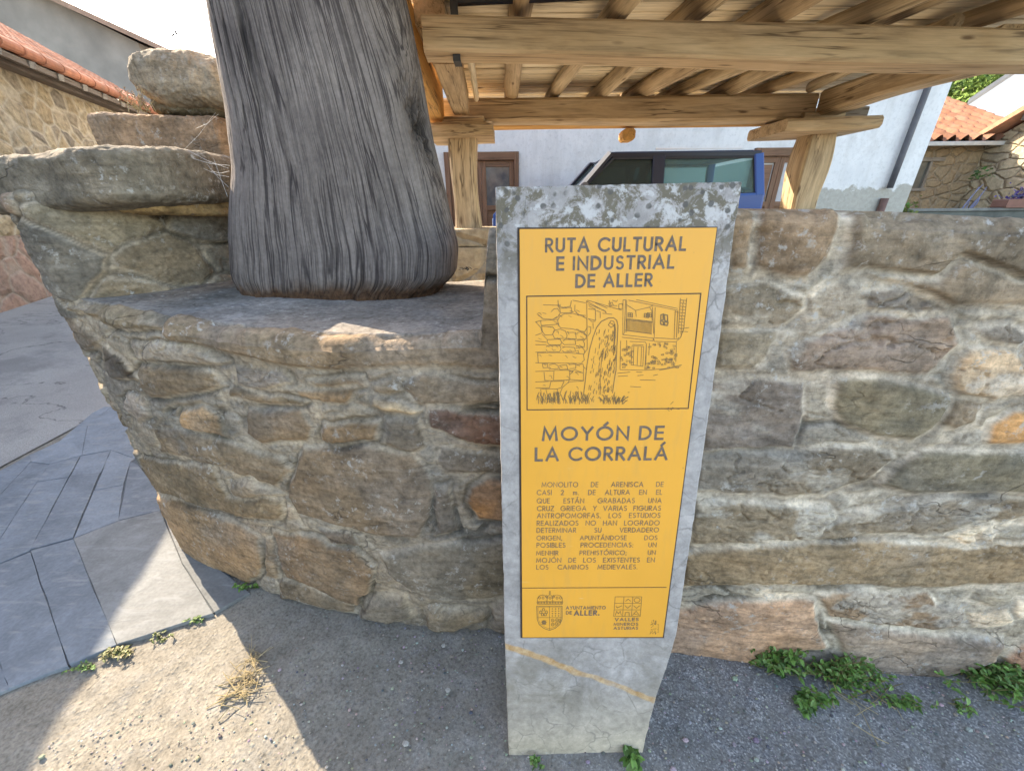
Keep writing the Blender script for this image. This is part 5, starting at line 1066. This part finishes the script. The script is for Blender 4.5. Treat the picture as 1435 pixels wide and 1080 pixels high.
b = MB(); b.prism(wsf, (.004, 0, .003)); b.build('windscreen', M_CGL, car)
rw = [cab(xr_ - .04, zs_, 0), cab(xr_ - .04, zs_, 1), cab(xr_ - .12, zro - .1, 1), cab(xr_ - .12, zro - .1, 0)]
rw = [Vector(p) + Vector((0, .1 if i in (0, 3) else -.1, 0)) for i, p in enumerate(rw)]; b = MB(); b.prism(rw, (.005, 0, 0)); b.build('rear_window', M_CGL, car)
for cx in (wf, wr):
    for side in (0, 1):
        y = YC + .03 if side == 0 else YC + CW - .25; b = MB(); b.pole((cx, y, zg + .365), (cx, y + .22, zg + .365), .365, .365, 2, 28, 0); wh = b.build('wheel', M_RUB, car, smooth=False, bevel=.03)
        b = MB(); yy = y - .012 if side == 0 else y + .222; b.pole((cx, yy, zg + .365), (cx, yy + .01, zg + .365), .2, .2, 1, 20, 0); b.build('rim', M_SILV, wh)
b = MB(); b.bar((xf - .06, YC + .02, zg + .55), (xf - .06, YC + CW - .02, zg + .55), .16, .2, ch=.03); b.build('front_bumper', M_PLAS, car)
b = MB(); b.bar((xr_ + .07, YC + .02, zg + .55), (xr_ + .07, YC + CW - .02, zg + .55), .14, .18, ch=.03); b.build('rear_bumper', M_PLAS, car)
for yy in (YC + .2, YC + CW - .2): b = MB(); b.pole((xf - .015, yy, zg + .8), (xf + .05, yy, zg + .8), .1, .1, 1, 18, 0); b.build('headlight', M_SILV, car)
b = MB(); b.pole((xr_ + .02, YC + CW / 2, zg + .95), (xr_ + .22, YC + CW / 2, zg + .95), .36, .34, 2, 26, 0); b.build('spare_wheel', M_RUB, car, bevel=.03)
b = MB(); b.bar((xa.x + .12, YC - .13, zs_ + .05), (xa.x + .12, YC + .0, zs_ + .05), .08, .14, ch=.02); b.build('wing_mirror', M_PLAS, car)
for k, yy in enumerate((YC + .42, YC + CW - .42)):
    b = MB(); b.bar((xb - .25, yy, zs_ - .55), (xb - .12, yy, zs_ + .16), .46, .13, up=(1, 0, 0), ch=.04); b.bar((xb - .12, yy, zs_ + .17), (xb - .08, yy, zs_ + .36), .26, .1, up=(1, 0, 0), ch=.035); b.build('seat', M_PLAS, car)
b = MB(); b.bar((xr_ - 1.0, YC + CW / 2, zs_ - .2), (xr_ - .85, YC + CW / 2, zs_ + .1), 1.2, .12, up=(1, 0, 0), ch=.04); b.build('rear_bench', M_PLAS, car)

# ================================================================== LEFT HOUSE (stone, tiled eave along the road)
M_DARKWOOD = m_wood('old_dark_timber', (.12, .09, .07), (.19, .15, .115))
lh = thing('stone_house', 'old stone house with a red tiled eave beyond the road on the left', 'house')
SL = -.34; X0 = -5.09
def hx(y, o_=0): return X0 + SL * y + o_
EZ = 3.64; OV = .42; Y0, Y1 = -8.0, 14.5
M_LHS = m_rubble('left_house_stone', 3.0, ((.33, .245, .145), (.42, .33, .21), (.22, .18, .135)), (.46, .38, .27), 1.3, .12, 1.3)
b = MB(); b.prism([(hx(Y0), Y0, -.05), (hx(Y1), Y1, -.05), (hx(Y1), Y1, EZ + .05), (hx(Y0), Y0, EZ + .05)], (-6, -1.4, 0)); b.build('wall', M_LHS, lh)
m_pk = m_rubble('pink_plinth', 1.6, ((.36, .22, .16), (.42, .27, .2), (.33, .22, .17)), (.40, .30, .23), 1.2, .05)
b = MB(); b.prism([(hx(Y0, .06), Y0, -.04), (hx(Y1, .06), Y1, -.04), (hx(Y1, .06), Y1, 1.25), (hx(Y0, .06), Y0, 1.25)], (-.05, 0, 0)); b.build('plinth', m_pk, lh)
dirv = Vector((SL, 1, 0)).normalized(); nrm = Vector((-dirv.y, dirv.x, 0)); upv = (nrm * math.cos(R(31)) + Vector((0, 0, math.sin(R(31)))))
A = Vector((hx(Y0, OV), Y0, EZ)); B = Vector((hx(Y1, OV), Y1, EZ))
M_LTILE = m_tile('tile_left', (.42, .17, .095)); tile_roof('roof', A, B, upv, 5.0, M_LTILE, lh, .21, .38, 3, amp=.024)
b = MB(); b.bar(A + Vector((-.06, 0, -.10)), B + Vector((-.06, 0, -.10)), .05, .06, seg=30, wob=.02); b.bar(A + Vector((-.32, 0, -.05)), B + Vector((-.32, 0, -.05)), .2, .2, seg=30, wob=.02); b.build('eave_beam', M_DARKWOOD, lh)
L = (B - A).length; k = 0.0; b = MB(); rt_ = random.Random(6); nv_ = dirv.cross(upv) * -1 if dirv.cross(upv).z < 0 else dirv.cross(upv)
while k < L: p_ = A + dirv * k + nv_ * .03 + upv * .03; b.pole(p_, p_ + dirv * .46 + nv_ * .006, .082, .066, 1, 12, 0, rt_); k += .42
b.c = [((.8 + .45 * ((i // 26 * 37) % 10) / 10),) * 3 for i in range(len(b.v))]; b.build('edge_tiles', M_LTILE, lh, fix=True); k = 0.0
while k < L:
    if k > 7: 
        p_ = A + dirv * k; b = MB(); b.bar(p_ + Vector((0, 0, -.10)), p_ - Vector((.62, 0, -.10)), .08, .09, seg=3, wob=.04); b.build('rafter_end', M_GREYWOOD, lh)
    k += .62
# rendered house higher up behind it
uh = thing('rendered_house', 'tall grey-beige rendered house rising behind the tiled roof on the left', 'house')
ya = 17.0; c1 = at_y(206, 55, ya); c0 = at_y(86, 0, ya); sl2 = (c0.z - c1.z) / (c0.x - c1.x)
m_gr = m_plain('grey_render', (.22, .205, .185), .9, .25, 1.2)
gx_ = c1.x - 5.0; b = MB(); hp = c1.z + (gx_ - c1.x) * sl2; g2 = 2 * gx_ - c1.x; b.prism([(c1.x - .35, ya, 0), (c1.x - .35, ya, c1.z - .1), (gx_, ya, hp - .05), (g2 + .35, ya, c1.z - .1), (g2 + .35, ya, 0)], (0, 9, 0)); b.build('wall', m_gr, uh)
b = MB(); b.prism([(c1.x, ya - .5, c1.z), (c1.x, ya - .5, c1.z - .16), (gx_, ya - .5, hp - .16), (g2, ya - .5, c1.z - .16), (g2, ya - .5, c1.z), (gx_, ya - .5, hp)], (0, 10, 0)); b.build('roof', m_tile('tile_upper', (.30, .20, .15)), uh)

# tv aerial against the sky
an = thing('tv_aerial', 'small dark television aerial against the sky above the rounded boulder', 'aerial'); ap = at_y(243, 60, 12); s_ = .011
b = MB(); b.pole((ap.x, 12, 3.0), at_y(245, 40, 12), .012, .010, 2, 6, 0); b.build('mast', M_IRON, an)
b = MB()
for i, (x0, y0, x1, y1) in enumerate(((239, 52, 250, 42), (240, 47, 246, 52), (243, 43, 249, 49), (241, 50, 244, 41), (246, 41, 250, 46))): b.pole(at_y(x0, y0, 12), at_y(x1, y1, 12) + Vector((0, .1, 0)), .009, .009, 1, 5, 0)
b.build('elements', M_IRON, an)

# ================================================================== RIGHT-HAND HOUSES
ah = thing('tiled_cottage', 'low stone cottage with a pink barrel-tiled roof right of the white house', 'house')
YA = 13.0; e0 = at_y(1235, 204, YA); e1 = at_y(1388, 196, YA); EZA = (e0.z + e1.z) / 2 + .02; XB = at_y(1384, 199, YA).x
M_AS = m_rubble('cottage_stone', 2.2, ((.30, .22, .14), (.36, .27, .17), (.26, .21, .15)), (.34, .27, .19), 1.7, .06)
b = MB(); b.prism([(XB - 4.2, YA, .3), (XB + 3, YA, .3), (XB + 3, YA, EZA), (XB - 4.2, YA, EZA)], (0, 4.6, 0)); b.build('wall', M_AS, ah)
upA = Vector((0, math.cos(R(25)), math.sin(R(25)))); tile_roof('roof', (XB - 4.5, YA - .35, EZA - .02), (XB + 1.2, YA - .35, EZA - .02), upA, 4.6, m_tile('tile_cottage', (.25, .12, .075)), ah, .37, .36, 9, amp=.125)
b = MB(); b.bar((XB - 4.5, YA - .42, EZA - .1), (XB + .05, YA - .42, EZA - .1), .09, .1); b.build('gutter', m_plain('zinc', (.48, .48, .46), .5, .15), ah)
w0, w1 = at_y(1296, 227, YA), at_y(1276, 264, YA); wx0, wx1 = w1.x - .75, w1.x + .28
b = MB(); b.prism([(wx0, YA - .012, w1.z), (wx1, YA - .012, w1.z), (wx1, YA - .012, w0.z), (wx0, YA - .012, w0.z)], (0, .03, 0)); wd_ = b.build('window', m_plain('dull_pane', (.10, .10, .085), .35, .3), ah)
b = MB(); b.bar((wx0, YA - .03, w0.z + .06), (wx1 + .35, YA - .03, w0.z + .06), .1, .1, seg=4, wob=.02); b.bar((wx1, YA - .03, w1.z), (wx1, YA - .03, w0.z), .07, .08, up=(0, -1, 0)); b.bar((wx0, YA - .04, w1.z - .04), (wx1 + .1, YA - .04, w1.z - .04), .1, .08); b.build('window_frame', M_GREYWOOD, wd_)
bh = thing('stone_barn', 'stone house jutting forward at the right edge with a sunlit wall', 'house')
M_BS = m_rubble('barn_stone', 1.9, ((.46, .37, .24), (.52, .43, .29), (.40, .33, .23)), (.33, .26, .18), 1.9, .05, .8)
v0, v1 = at_y(1378, 187, YA), at_y(1435, 152, YA - .8); slb = (v1.z - v0.z) / (v0.y - v1.y)
zb = lambda y: v0.z + slb * (v0.y - y)
b = MB(); b.prism([(XB, YA + .0, .3), (XB, YA - 5, .3), (XB, YA - 5, zb(YA - 5) - .2), (XB, YA, zb(YA) - .25)], (5, 0, 0)); b.build('wall', M_BS, bh)
b = MB(); b.prism([(XB - .42, YA + .25, zb(YA + .25)), (XB - .42, YA - 5, zb(YA - 5)), (XB - .42, YA - 5, zb(YA - 5) - .14), (XB - .42, YA + .25, zb(YA + .25) - .14)], (5.5, 0, 0)); b.build('roof', m_tile('tile_barn', (.46, .22, .14)), bh)
for yy in (.9, 2.1): b = MB(); b.bar((XB - .25, YA - yy, zb(YA - yy) - .25), (XB + .3, YA - yy, zb(YA - yy) - .25), .16, .16, ch=.02); b.build('purlin_end', M_GREYWOOD, bh)
# far white gable, hill and trees
fw = thing('white_gable_house', 'white house with a sloping grey roof edge far behind the tiled cottage', 'house'); yf_ = 24
ga, gb = at_y(1362, 136, yf_), at_y(1440, 84, yf_); sg = (gb.z - ga.z) / (gb.x - ga.x)
b = MB(); b.prism([(ga.x, yf_, 0), (ga.x + 9, yf_, 0), (ga.x + 9, yf_, ga.z + 9 * sg), (ga.x, yf_, ga.z)], (7.6, 6, 0)); b.build('wall', m_plain('pale_render', (.66, .68, .72), .9, .06, 1), fw)
b = MB(); b.prism([(ga.x - .5, yf_ - .4, ga.z - .5 * sg + .02), (ga.x + 9, yf_ - .4, ga.z + 9 * sg + .02), (ga.x + 9, yf_ - .4, ga.z + 9 * sg + .26), (ga.x - .5, yf_ - .4, ga.z - .5 * sg + .22)], (8.4, 7, 0)); b.build('roof', m_plain('grey_roof', (.32, .30, .29), .8, .2, 2), fw)
def m_leafy(name, a_, b_, sc=1.5, bp=.6):
    m = Mat(name, .8, .2); n = m.noise(sc, detail=7, rough=.7); t = m.attr('tint'); c = m.mix(1.0, m.mix(m.ramp(n, [(.35, 0.), (.65, 1.)]), a_, b_), t, 'MULTIPLY'); return m.out(c, m.bump(n, .8, bp))
# wooded hill across the valley
hxs = np.linspace(60, 420, 90); hys = np.linspace(120, 420, 60); HX, HY = np.meshgrid(hxs, hys, indexing='ij'); q = np.stack([HX.ravel(), HY.ravel(), 0 * HX.ravel()], -1)
hz = 230 * sstep(120, 400, HY.ravel()) * sstep(55, 190, HX.ravel()) + 26 * fbm(q * .012, 4, 5) * sstep(120, 200, HY.ravel()) + 5 * fbm(q * .15, 3, 6)
hP = np.stack([HX.ravel(), HY.ravel(), np.maximum(hz, -2)], -1).reshape(HX.shape + (3,)); tag(big_grid('hill', hP, np.ones_like(hP), m_leafy('hill_wood', (.018, .04, .035), (.035, .065, .045), .12, 3)), kind='structure')
def tree(cx, cy, zb_, hgt, rad, n, mat, label, seed, leaf=.22):
    rt = random.Random(seed); t_ = thing('broadleaf_tree', label, 'tree', None); b = MB(); b.pole((cx, cy, 0), (cx, cy, hgt * .7), rad * .09, rad * .04, 8, 8, .06, rt)
    for k in range(6): a_ = rt.uniform(0, 6.28); b.pole((cx, cy, hgt * (.35 + .05 * k)), (cx + rad * .6 * math.cos(a_), cy + rad * .6 * math.sin(a_), hgt * (.55 + .06 * k)), rad * .03, rad * .012, 4, 6, .06, rt)
    b.build('trunk', M_GREYWOOD, t_, smooth=True); b = MB()
    cl = [(Vector((rt.gauss(0, .42), rt.gauss(0, .42), rt.uniform(-.55, .9))), rt.uniform(.22, .45), rt.uniform(.7, 1.3)) for _ in range(26)]
    for k in range(n):
        c_, r_, tn = rt.choice(cl); v = Vector((rt.gauss(0, 1), rt.gauss(0, 1), rt.gauss(0, 1))).normalized() * r_ * rt.uniform(.55, 1)
        p = Vector((cx, cy, hgt * .68)) + Vector(((c_.x + v.x) * rad, (c_.y + v.y) * rad, (c_.z + v.z) * hgt * .32)); s = leaf * rt.uniform(.6, 1.3)
        a_ = Vector((rt.gauss(0, 1), rt.gauss(0, 1), rt.gauss(0, .6))).normalized() * s; d_ = a_.cross(Vector((rt.gauss(0, 1), rt.gauss(0, 1), rt.gauss(0, 1)))).normalized() * s * .55; col = (tn * rt.uniform(.8, 1.2),) * 3
        b.f.append(tuple(b.vert(p + o_, c=col) for o_ in (-a_, d_, a_, -d_)))
    b.build('crown', mat, t_, fix=False); return t_
M_LF = m_leafy('light_foliage', (.10, .17, .035), (.16, .24, .06)); M_LF2 = m_leafy('mid_foliage', (.05, .10, .03), (.08, .14, .04))
t0 = at_y(1368, 120, 38); tree(t0.x, 38, 0, t0.z + 1.2, 4.2, 6500, M_LF, 'light green leafy tree seen between the white house and the white gable', 3, .2)
t0 = at_y(1415, 104, 46); tree(t0.x, 46, 0, t0.z + 1.2, 3.0, 3200, M_LF2, 'dark green tree rising behind the white gable at the right edge', 5, .24)
t0 = at_y(1335, 118, 44); tree(t0.x, 44, 0, t0.z + .4, 3.4, 3600, M_LF2, 'green tree half hidden by the corner of the white house', 8, .24)
# low parapet, planter and climbing stems in front of the cottage
pz0 = at_y(1350, 296, 9.6)
pw_ = thing('parapet', 'low dark parapet running in front of the tiled cottage behind the wall top', 'parapet'); b = MB(); b.bar((HX1 + .25, 9.7, pz0.z - .6), (16, 9.7, pz0.z - .6), .25, 1.2, ch=.02, seg=10, wob=.004); b.build('parapet_wall', m_plain('dark_concrete', (.10, .11, .10), .9, .3, 4), pw_); b = MB(); b.bar((HX1 + .2, 9.7, pz0.z + .03), (16, 9.7, pz0.z + .03), .32, .06, ch=.01); b.build('coping', m_plain('dark_coping', (.15, .155, .145), .9, .3, 4), pw_)
pc0 = at_y(1403, 281, 9.65); pln = thing('flower_planter', 'reddish-brown trough planter of purple flowers on the parapet at the right edge', 'planter')
zt0 = pz0.z + .062; b = MB(); b.box((pc0.x, 9.5, zt0), (pc0.x + 1.1, 9.82, at_y(1420, 279, 9.6).z), .02); b.build('trough', m_plain('terracotta', (.20, .10, .075), .8, .2), pln)
b = MB(); rt = random.Random(2); zt1 = at_y(1420, 279, 9.6).z
def leafquads(b, c, r, n, s, rt, col, flat=.6):
    for k in range(n):
        v = Vector((rt.gauss(0, r[0]), rt.gauss(0, r[1]), abs(rt.gauss(0, r[2])))); p = Vector(c) + v; a_ = Vector((rt.gauss(0, 1), rt.gauss(0, 1), rt.gauss(0, flat))).normalized() * s * rt.uniform(.6, 1.3); d_ = a_.cross(Vector((rt.gauss(0, 1), rt.gauss(0, 1), rt.gauss(0, 1)))).normalized() * a_.length * .6
        cc = tuple(x * rt.uniform(.7, 1.3) for x in col); b.f.append(tuple(b.vert(p + o_, c=cc) for o_ in (-a_, d_, a_, -d_)))
leafquads(b, (pc0.x + .65, 9.66, zt1), (.22, .08, .11), 420, .035, rt, (1, 1, 1)); b.build('flowers', m_leafy('purple_flowers', (.06, .045, .13), (.14, .10, .22), 20, .01), pln, fix=False)
cs_ = thing('climbing_plant', 'thin bluish climbing stems with a few green leaves on the sunlit stone wall', 'plant'); b = MB()
for k, (x0, y0, x1, y1) in enumerate(((1344, 296, 1378, 258), (1350, 297, 1372, 262), (1358, 296, 1382, 262), (1362, 292, 1374, 276))): b.pole(at_y(x0, y0, 9.9), at_y(x1, y1, 9.9), .016, .008, 5, 5, .3, rt)
b.build('stems', m_plain('blue_stem', (.16, .17, .27), .7, .2), cs_); b = MB(); leafquads(b, at_y(1372, 250, 9.9), (.1, .06, .12), 40, .05, rt, (1, 1, 1)); b.build('leaves', M_LF2, cs_, fix=False)
sh = thing('shrub', 'small green shrub at the foot of the white house corner', 'shrub'); b = MB(); p_ = at_y(1270, 297, 9.2); leafquads(b, (p_.x, 9.2, p_.z - .25), (.08, .08, .18), 160, .05, rt, (1, 1, 1)); b.build('foliage', M_LF, sh, fix=False)
b = MB(); b.pole((p_.x, 9.2, .45), (p_.x, 9.2, p_.z - .1), .02, .012, 3, 6, .1, rt); b.build('stem', M_GREYWOOD, sh)

# ================================================================== WEEDS, STRAW, LITTER
M_WEED = Mat('weed_leaf', .55, .35); n = M_WEED.noise(40, detail=3); M_WEED.bsdf.inputs['Subsurface Weight'].default_value = 0.0
M_WEED = M_WEED.out(M_WEED.mix(1.0, M_WEED.attr('tint'), M_WEED.ramp(n, [(.3, .75), (.7, 1.2)]), 'MULTIPLY'))
M_STALK = m_plain('weed_stalk', (.20, .17, .07), .8, .3, 30); M_DRY = m_plain('dry_straw', (.36, .28, .15), .8, .25, 40)
def leaf(b, p, d, L, wd, col, curl=.25, rt=random):
    d = d.normalized(); side = d.cross(Vector((rt.uniform(-.25, .25), rt.uniform(-.25, .25), 1))).normalized(); up = side.cross(d).normalized(); prev = None
    for k in range(5):
        t = k / 4; w_ = wd * math.sin(math.pi * min(.97, .10 + .86 * t)) ** .8; c = p + d * (L * t) - up * (curl * L * t * t); fold = up * (w_ * .25)
        l_, m_, r_ = b.vert(c - side * w_ / 2 + fold, c=col), b.vert(c, c=tuple(x * .85 for x in col)), b.vert(c + side * w_ / 2 + fold, c=col)
        if prev: b.f.append((prev[0], prev[1], m_, l_)); b.f.append((prev[1], prev[2], r_, m_))
        prev = (l_, m_, r_)
def weed(px, py, n, spread, h, lf, label, seed, z=0.0, P0=None, lean=(0, 0), greens=((.10, .21, .035), (.14, .27, .05), (.17, .28, .075), (.07, .15, .03))):
    rt = random.Random(seed); c = P0 if P0 is not None else at_z(px, py, z); t_ = thing('weed', label, 'weed', 'weeds along the foot of the wall'); s = MB(); b = MB()
    for k in range(n):
        a_ = rt.uniform(0, 6.283); rr_ = abs(rt.gauss(0, .5)); base = c + Vector((math.cos(a_) * spread * rr_, math.sin(a_) * spread * rr_ * .45, 0)); hh = h * rt.uniform(.35, 1.1)
        tip = base + Vector((rt.gauss(0, .5) * spread * .7 + lean[0] * hh, -abs(rt.gauss(0, .35)) * spread * .6 + lean[1] * hh, hh)); s.pole(base, tip, .0016, .0009, 3, 4, .3, rt)
        for j in range(rt.randint(3, 7)):
            t = rt.uniform(.25, 1.05); p = base.lerp(tip, t); dd = Vector((rt.gauss(0, 1), rt.gauss(0, 1), rt.uniform(-.1, .5))); g = rt.choice(greens); f = rt.uniform(.8, 1.25)
            leaf(b, p, dd, lf * rt.uniform(.55, 1.25), lf * rt.uniform(.45, .7), tuple(x * f for x in g), rt.uniform(.1, .5), rt)
    s.build('stalks', M_STALK, t_); b.build('leaves', M_WEED, t_, smooth=True, fix=False); return t_
weed(1085, 930, 70, .10, .10, .020, 'leafy green weed at the foot of the wall just right of the sign', 1)
weed(1165, 945, 130, .17, .11, .018, 'largest bushy weed clump at the foot of the wall, right of the sign', 2)
weed(1130, 985, 34, .08, .04, .020, 'low green weed creeping out over the grit below the bushy clump', 3)
weed(1262, 985, 26, .07, .035, .016, 'sparse thin weed with dry stalks between the two green clumps by the wall', 4)
weed(1385, 945, 150, .17, .085, .019, 'weed clump at the foot of the wall near the right edge of the photo', 5)
weed(1440, 955, 80, .12, .08, .020, 'broad-leaved weed cut by the right edge of the photo', 6)
weed(1345, 990, 10, .06, .02, .014, 'few small leaves creeping on the grit at the lower right', 7)
weed(750, 1066, 8, .03, .02, .012, 'tiny grass tuft at the left foot of the stele', 8)
weed(884, 1066, 7, .022, .035, .030, 'broad-leaved seedling at the right foot of the stele', 9)
weed(278, 868, 9, .035, .02, .016, 'small sunlit clover-like weed at the edge of the slate paving', 10, greens=((.12, .19, .05), (.16, .24, .07)))
weed(352, 822, 7, .05, .035, .020, 'little green weed in the joint between slate paving and wall', 11)
weed(170, 912, 34, .07, .02, .016, 'flattened yellowish grass tuft along the edge of the slate paving', 12, greens=((.20, .19, .07), (.15, .17, .05), (.26, .22, .10)))
weed(225, 893, 8, .04, .022, .012, 'thin grass blades between slate paving and sunlit dirt', 13, greens=((.17, .19, .06), (.13, .16, .05)))
weed(125, 935, 12, .05, .018, .012, 'dull green creeping weed in the shade at the pavement edge', 14)
# dry straw
def straw(c, n, L, spread, label, seed, thick=.0016):
    rt = random.Random(seed); b = MB()
    for k in range(n):
        a_ = rt.uniform(0, 3.14); d_ = Vector((math.cos(a_), math.sin(a_), rt.uniform(-.05, .22))); p = c + Vector((rt.gauss(0, spread), rt.gauss(0, spread * .8), .006 + rt.uniform(0, .012))); l_ = L * rt.uniform(.3, 1)
        q0, q1 = p - d_ * l_ / 2, p + d_ * l_ / 2; q0.z = max(q0.z, .003); q1.z = max(q1.z, .003); b.pole(q0, q1, thick * rt.uniform(.6, 1.2), thick * .6, 4, 5, .5, rt)
    return tag(b.build('straw_wisp', M_DRY), label, 'straw')
straw(at_z(338, 962, 0), 34, .15, .03, 'tangled bunch of dry straw half in the sun on the dirt', 1); straw(at_z(352, 930, 0), 22, .13, .03, 'loose dry stalks lying in the shade beside the straw bunch', 4, .0012)
straw(at_z(1215, 985, 0), 12, .16, .05, 'dry brown stalks trailing from the weeds over the grit', 6, .0013)
# loose grit and pebbles
b = MB(); rt = random.Random(77)
def pebble(b, c, r, rt, col):
    n = 6; ring = []; sq = rt.uniform(.45, .8); rot = rt.uniform(0, 6.28); el = rt.uniform(.6, 1)
    lv = [(-.5, .75), (.15, 1.0), (.62, .6)]; rows = []
    for zz, k in lv: rows.append([b.vert(c + Vector((r * k * math.cos(rot + j * 6.283 / n) * (1 + rt.uniform(-.15, .15)), r * k * el * math.sin(rot + j * 6.283 / n) * (1 + rt.uniform(-.15, .15)), r * sq * zz)), c=col) for j in range(n)])
    for a_, e_ in zip(rows[:-1], rows[1:]):
        for j in range(n): b.f.append((a_[j], a_[(j + 1) % n], e_[(j + 1) % n], e_[j]))
    b.f.append(tuple(rows[-1]))
for k in range(5200):
    x = rt.uniform(-1.5, 2.1); y = rt.uniform(.4, 1.15)
    r = abs(rt.gauss(0, .0021)) + .0012
    if x < -.4 and rt.random() < .35: continue
    if rt.random() < .008: r = rt.uniform(.006, .012)
    # nothing on the paving
    if y > .62 + .36 * (x + 1.6) / 1.0 * .9 and x < -.85: continue
    col = rt.choice(((.30, .28, .25), (.22, .21, .2), (.36, .33, .28), (.12, .12, .125), (.42, .40, .36)))
    pebble(b, Vector((x, y, .001 + r * .2)), r, rt, tuple(c_ * rt.uniform(.8, 1.2) for c_ in col))
M_PEB = Mat('pebble_stone', .9, .2); M_PEB = M_PEB.out(M_PEB.mix(1.0, M_PEB.attr('tint'), M_PEB.ramp(M_PEB.noise(150), [(.3, .75), (.7, 1.2)]), 'MULTIPLY'))
tag(b.build('gravel', M_PEB, fix=False), 'loose grit and small pebbles strewn over the dirt in front of the wall', 'gravel', kind='stuff')
for k, (px, py, r, lab) in enumerate(((628, 967, .011, 'small pale pebble on the shaded dirt left of the sign'), (569, 1042, .013, 'oval pale pebble on the dirt near the bottom of the photo'), (622, 905, .010, 'greyish pebble on the dark dirt near the wall foot'), (562, 928, .009, 'flat pale pebble on the shaded dirt below the wall'))):
    b = MB(); q = at_z(px, py, 0); pebble(b, Vector((q.x, q.y, .004)), r, rt, (.38, .36, .32)); tag(b.build('pebble', M_PEB, smooth=False), lab, 'pebble', 'pebbles on the dirt')
# dark leaf litter on the ledge beside the monolith
b = MB(); q = at_z(655, 386, LEDGE); rt = random.Random(9)
for k in range(14): leaf(b, Vector((q.x + rt.gauss(0, .02), q.y + rt.gauss(0, .015), LEDGE + .028)), Vector((rt.gauss(0, 1), rt.gauss(0, 1), .25)), rt.uniform(.02, .04), .012, (.05, .045, .04), .2, rt)
tag(b.build('dead_leaf', M_WEED, fix=False), 'crumpled dark dead leaf on the ledge right of the monolith', 'leaf')
# cobweb threads between the capstone and the monolith, dry plant beside the boulder
cw = []; rt = random.Random(31); b = MB()
for (x0, y0, Y_0), (x1, y1, Y_1) in (((270, 222, 1.56), (322, 232, 1.52)), ((262, 210, 1.6), (320, 236, 1.52)), ((285, 236, 1.55), (321, 248, 1.52)), ((290, 230, 1.55), (320, 262, 1.52)), ((256, 212, 1.7), (302, 158, 1.62)), ((275, 180, 1.75), (306, 160, 1.6)), ((300, 224, 1.55), (319, 276, 1.52)), ((296, 240, 1.55), (321, 240, 1.52))):
    p0, p1 = at_y(x0, y0, Y_0), at_y(x1, y1, Y_1); m_ = (p0 + p1) / 2 - Vector((0, 0, .006)); b.pole(p0, m_, .0003, .0003, 3, 4, 0, rt); b.pole(m_, p1, .0003, .0003, 3, 4, 0, rt)
tag(b.build('cobweb', m_plain('web_silk', (.8, .8, .78), .6, .05)), 'pale cobweb threads strung between the wall capstone and the grey monolith', 'cobweb')
dp_ = thing('dry_plant', 'small pale dry plant growing beside the rounded boulder on the flat block', 'plant'); b = MB(); c = MB(); g0 = at_y(200, 156, 2.12)
for k in range(26):
    base = g0 + Vector((rt.gauss(0, .02), rt.gauss(0, .02), 0)); tip = base + Vector((rt.gauss(-.01, .025), rt.gauss(0, .03), rt.uniform(.03, .11))); b.pole(base, tip, .0016, .0009, 3, 4, .3, rt)
    for j in range(5): leaf(c, base.lerp(tip, rt.uniform(.3, 1)), Vector((rt.gauss(0, 1), rt.gauss(0, 1), rt.gauss(.3, .6))), rt.uniform(.008, .016), .006, (.42, .30, .22), .2, rt)
b.build('stems', M_DRY, dp_); c.build('leaves', M_WEED, dp_, fix=False)
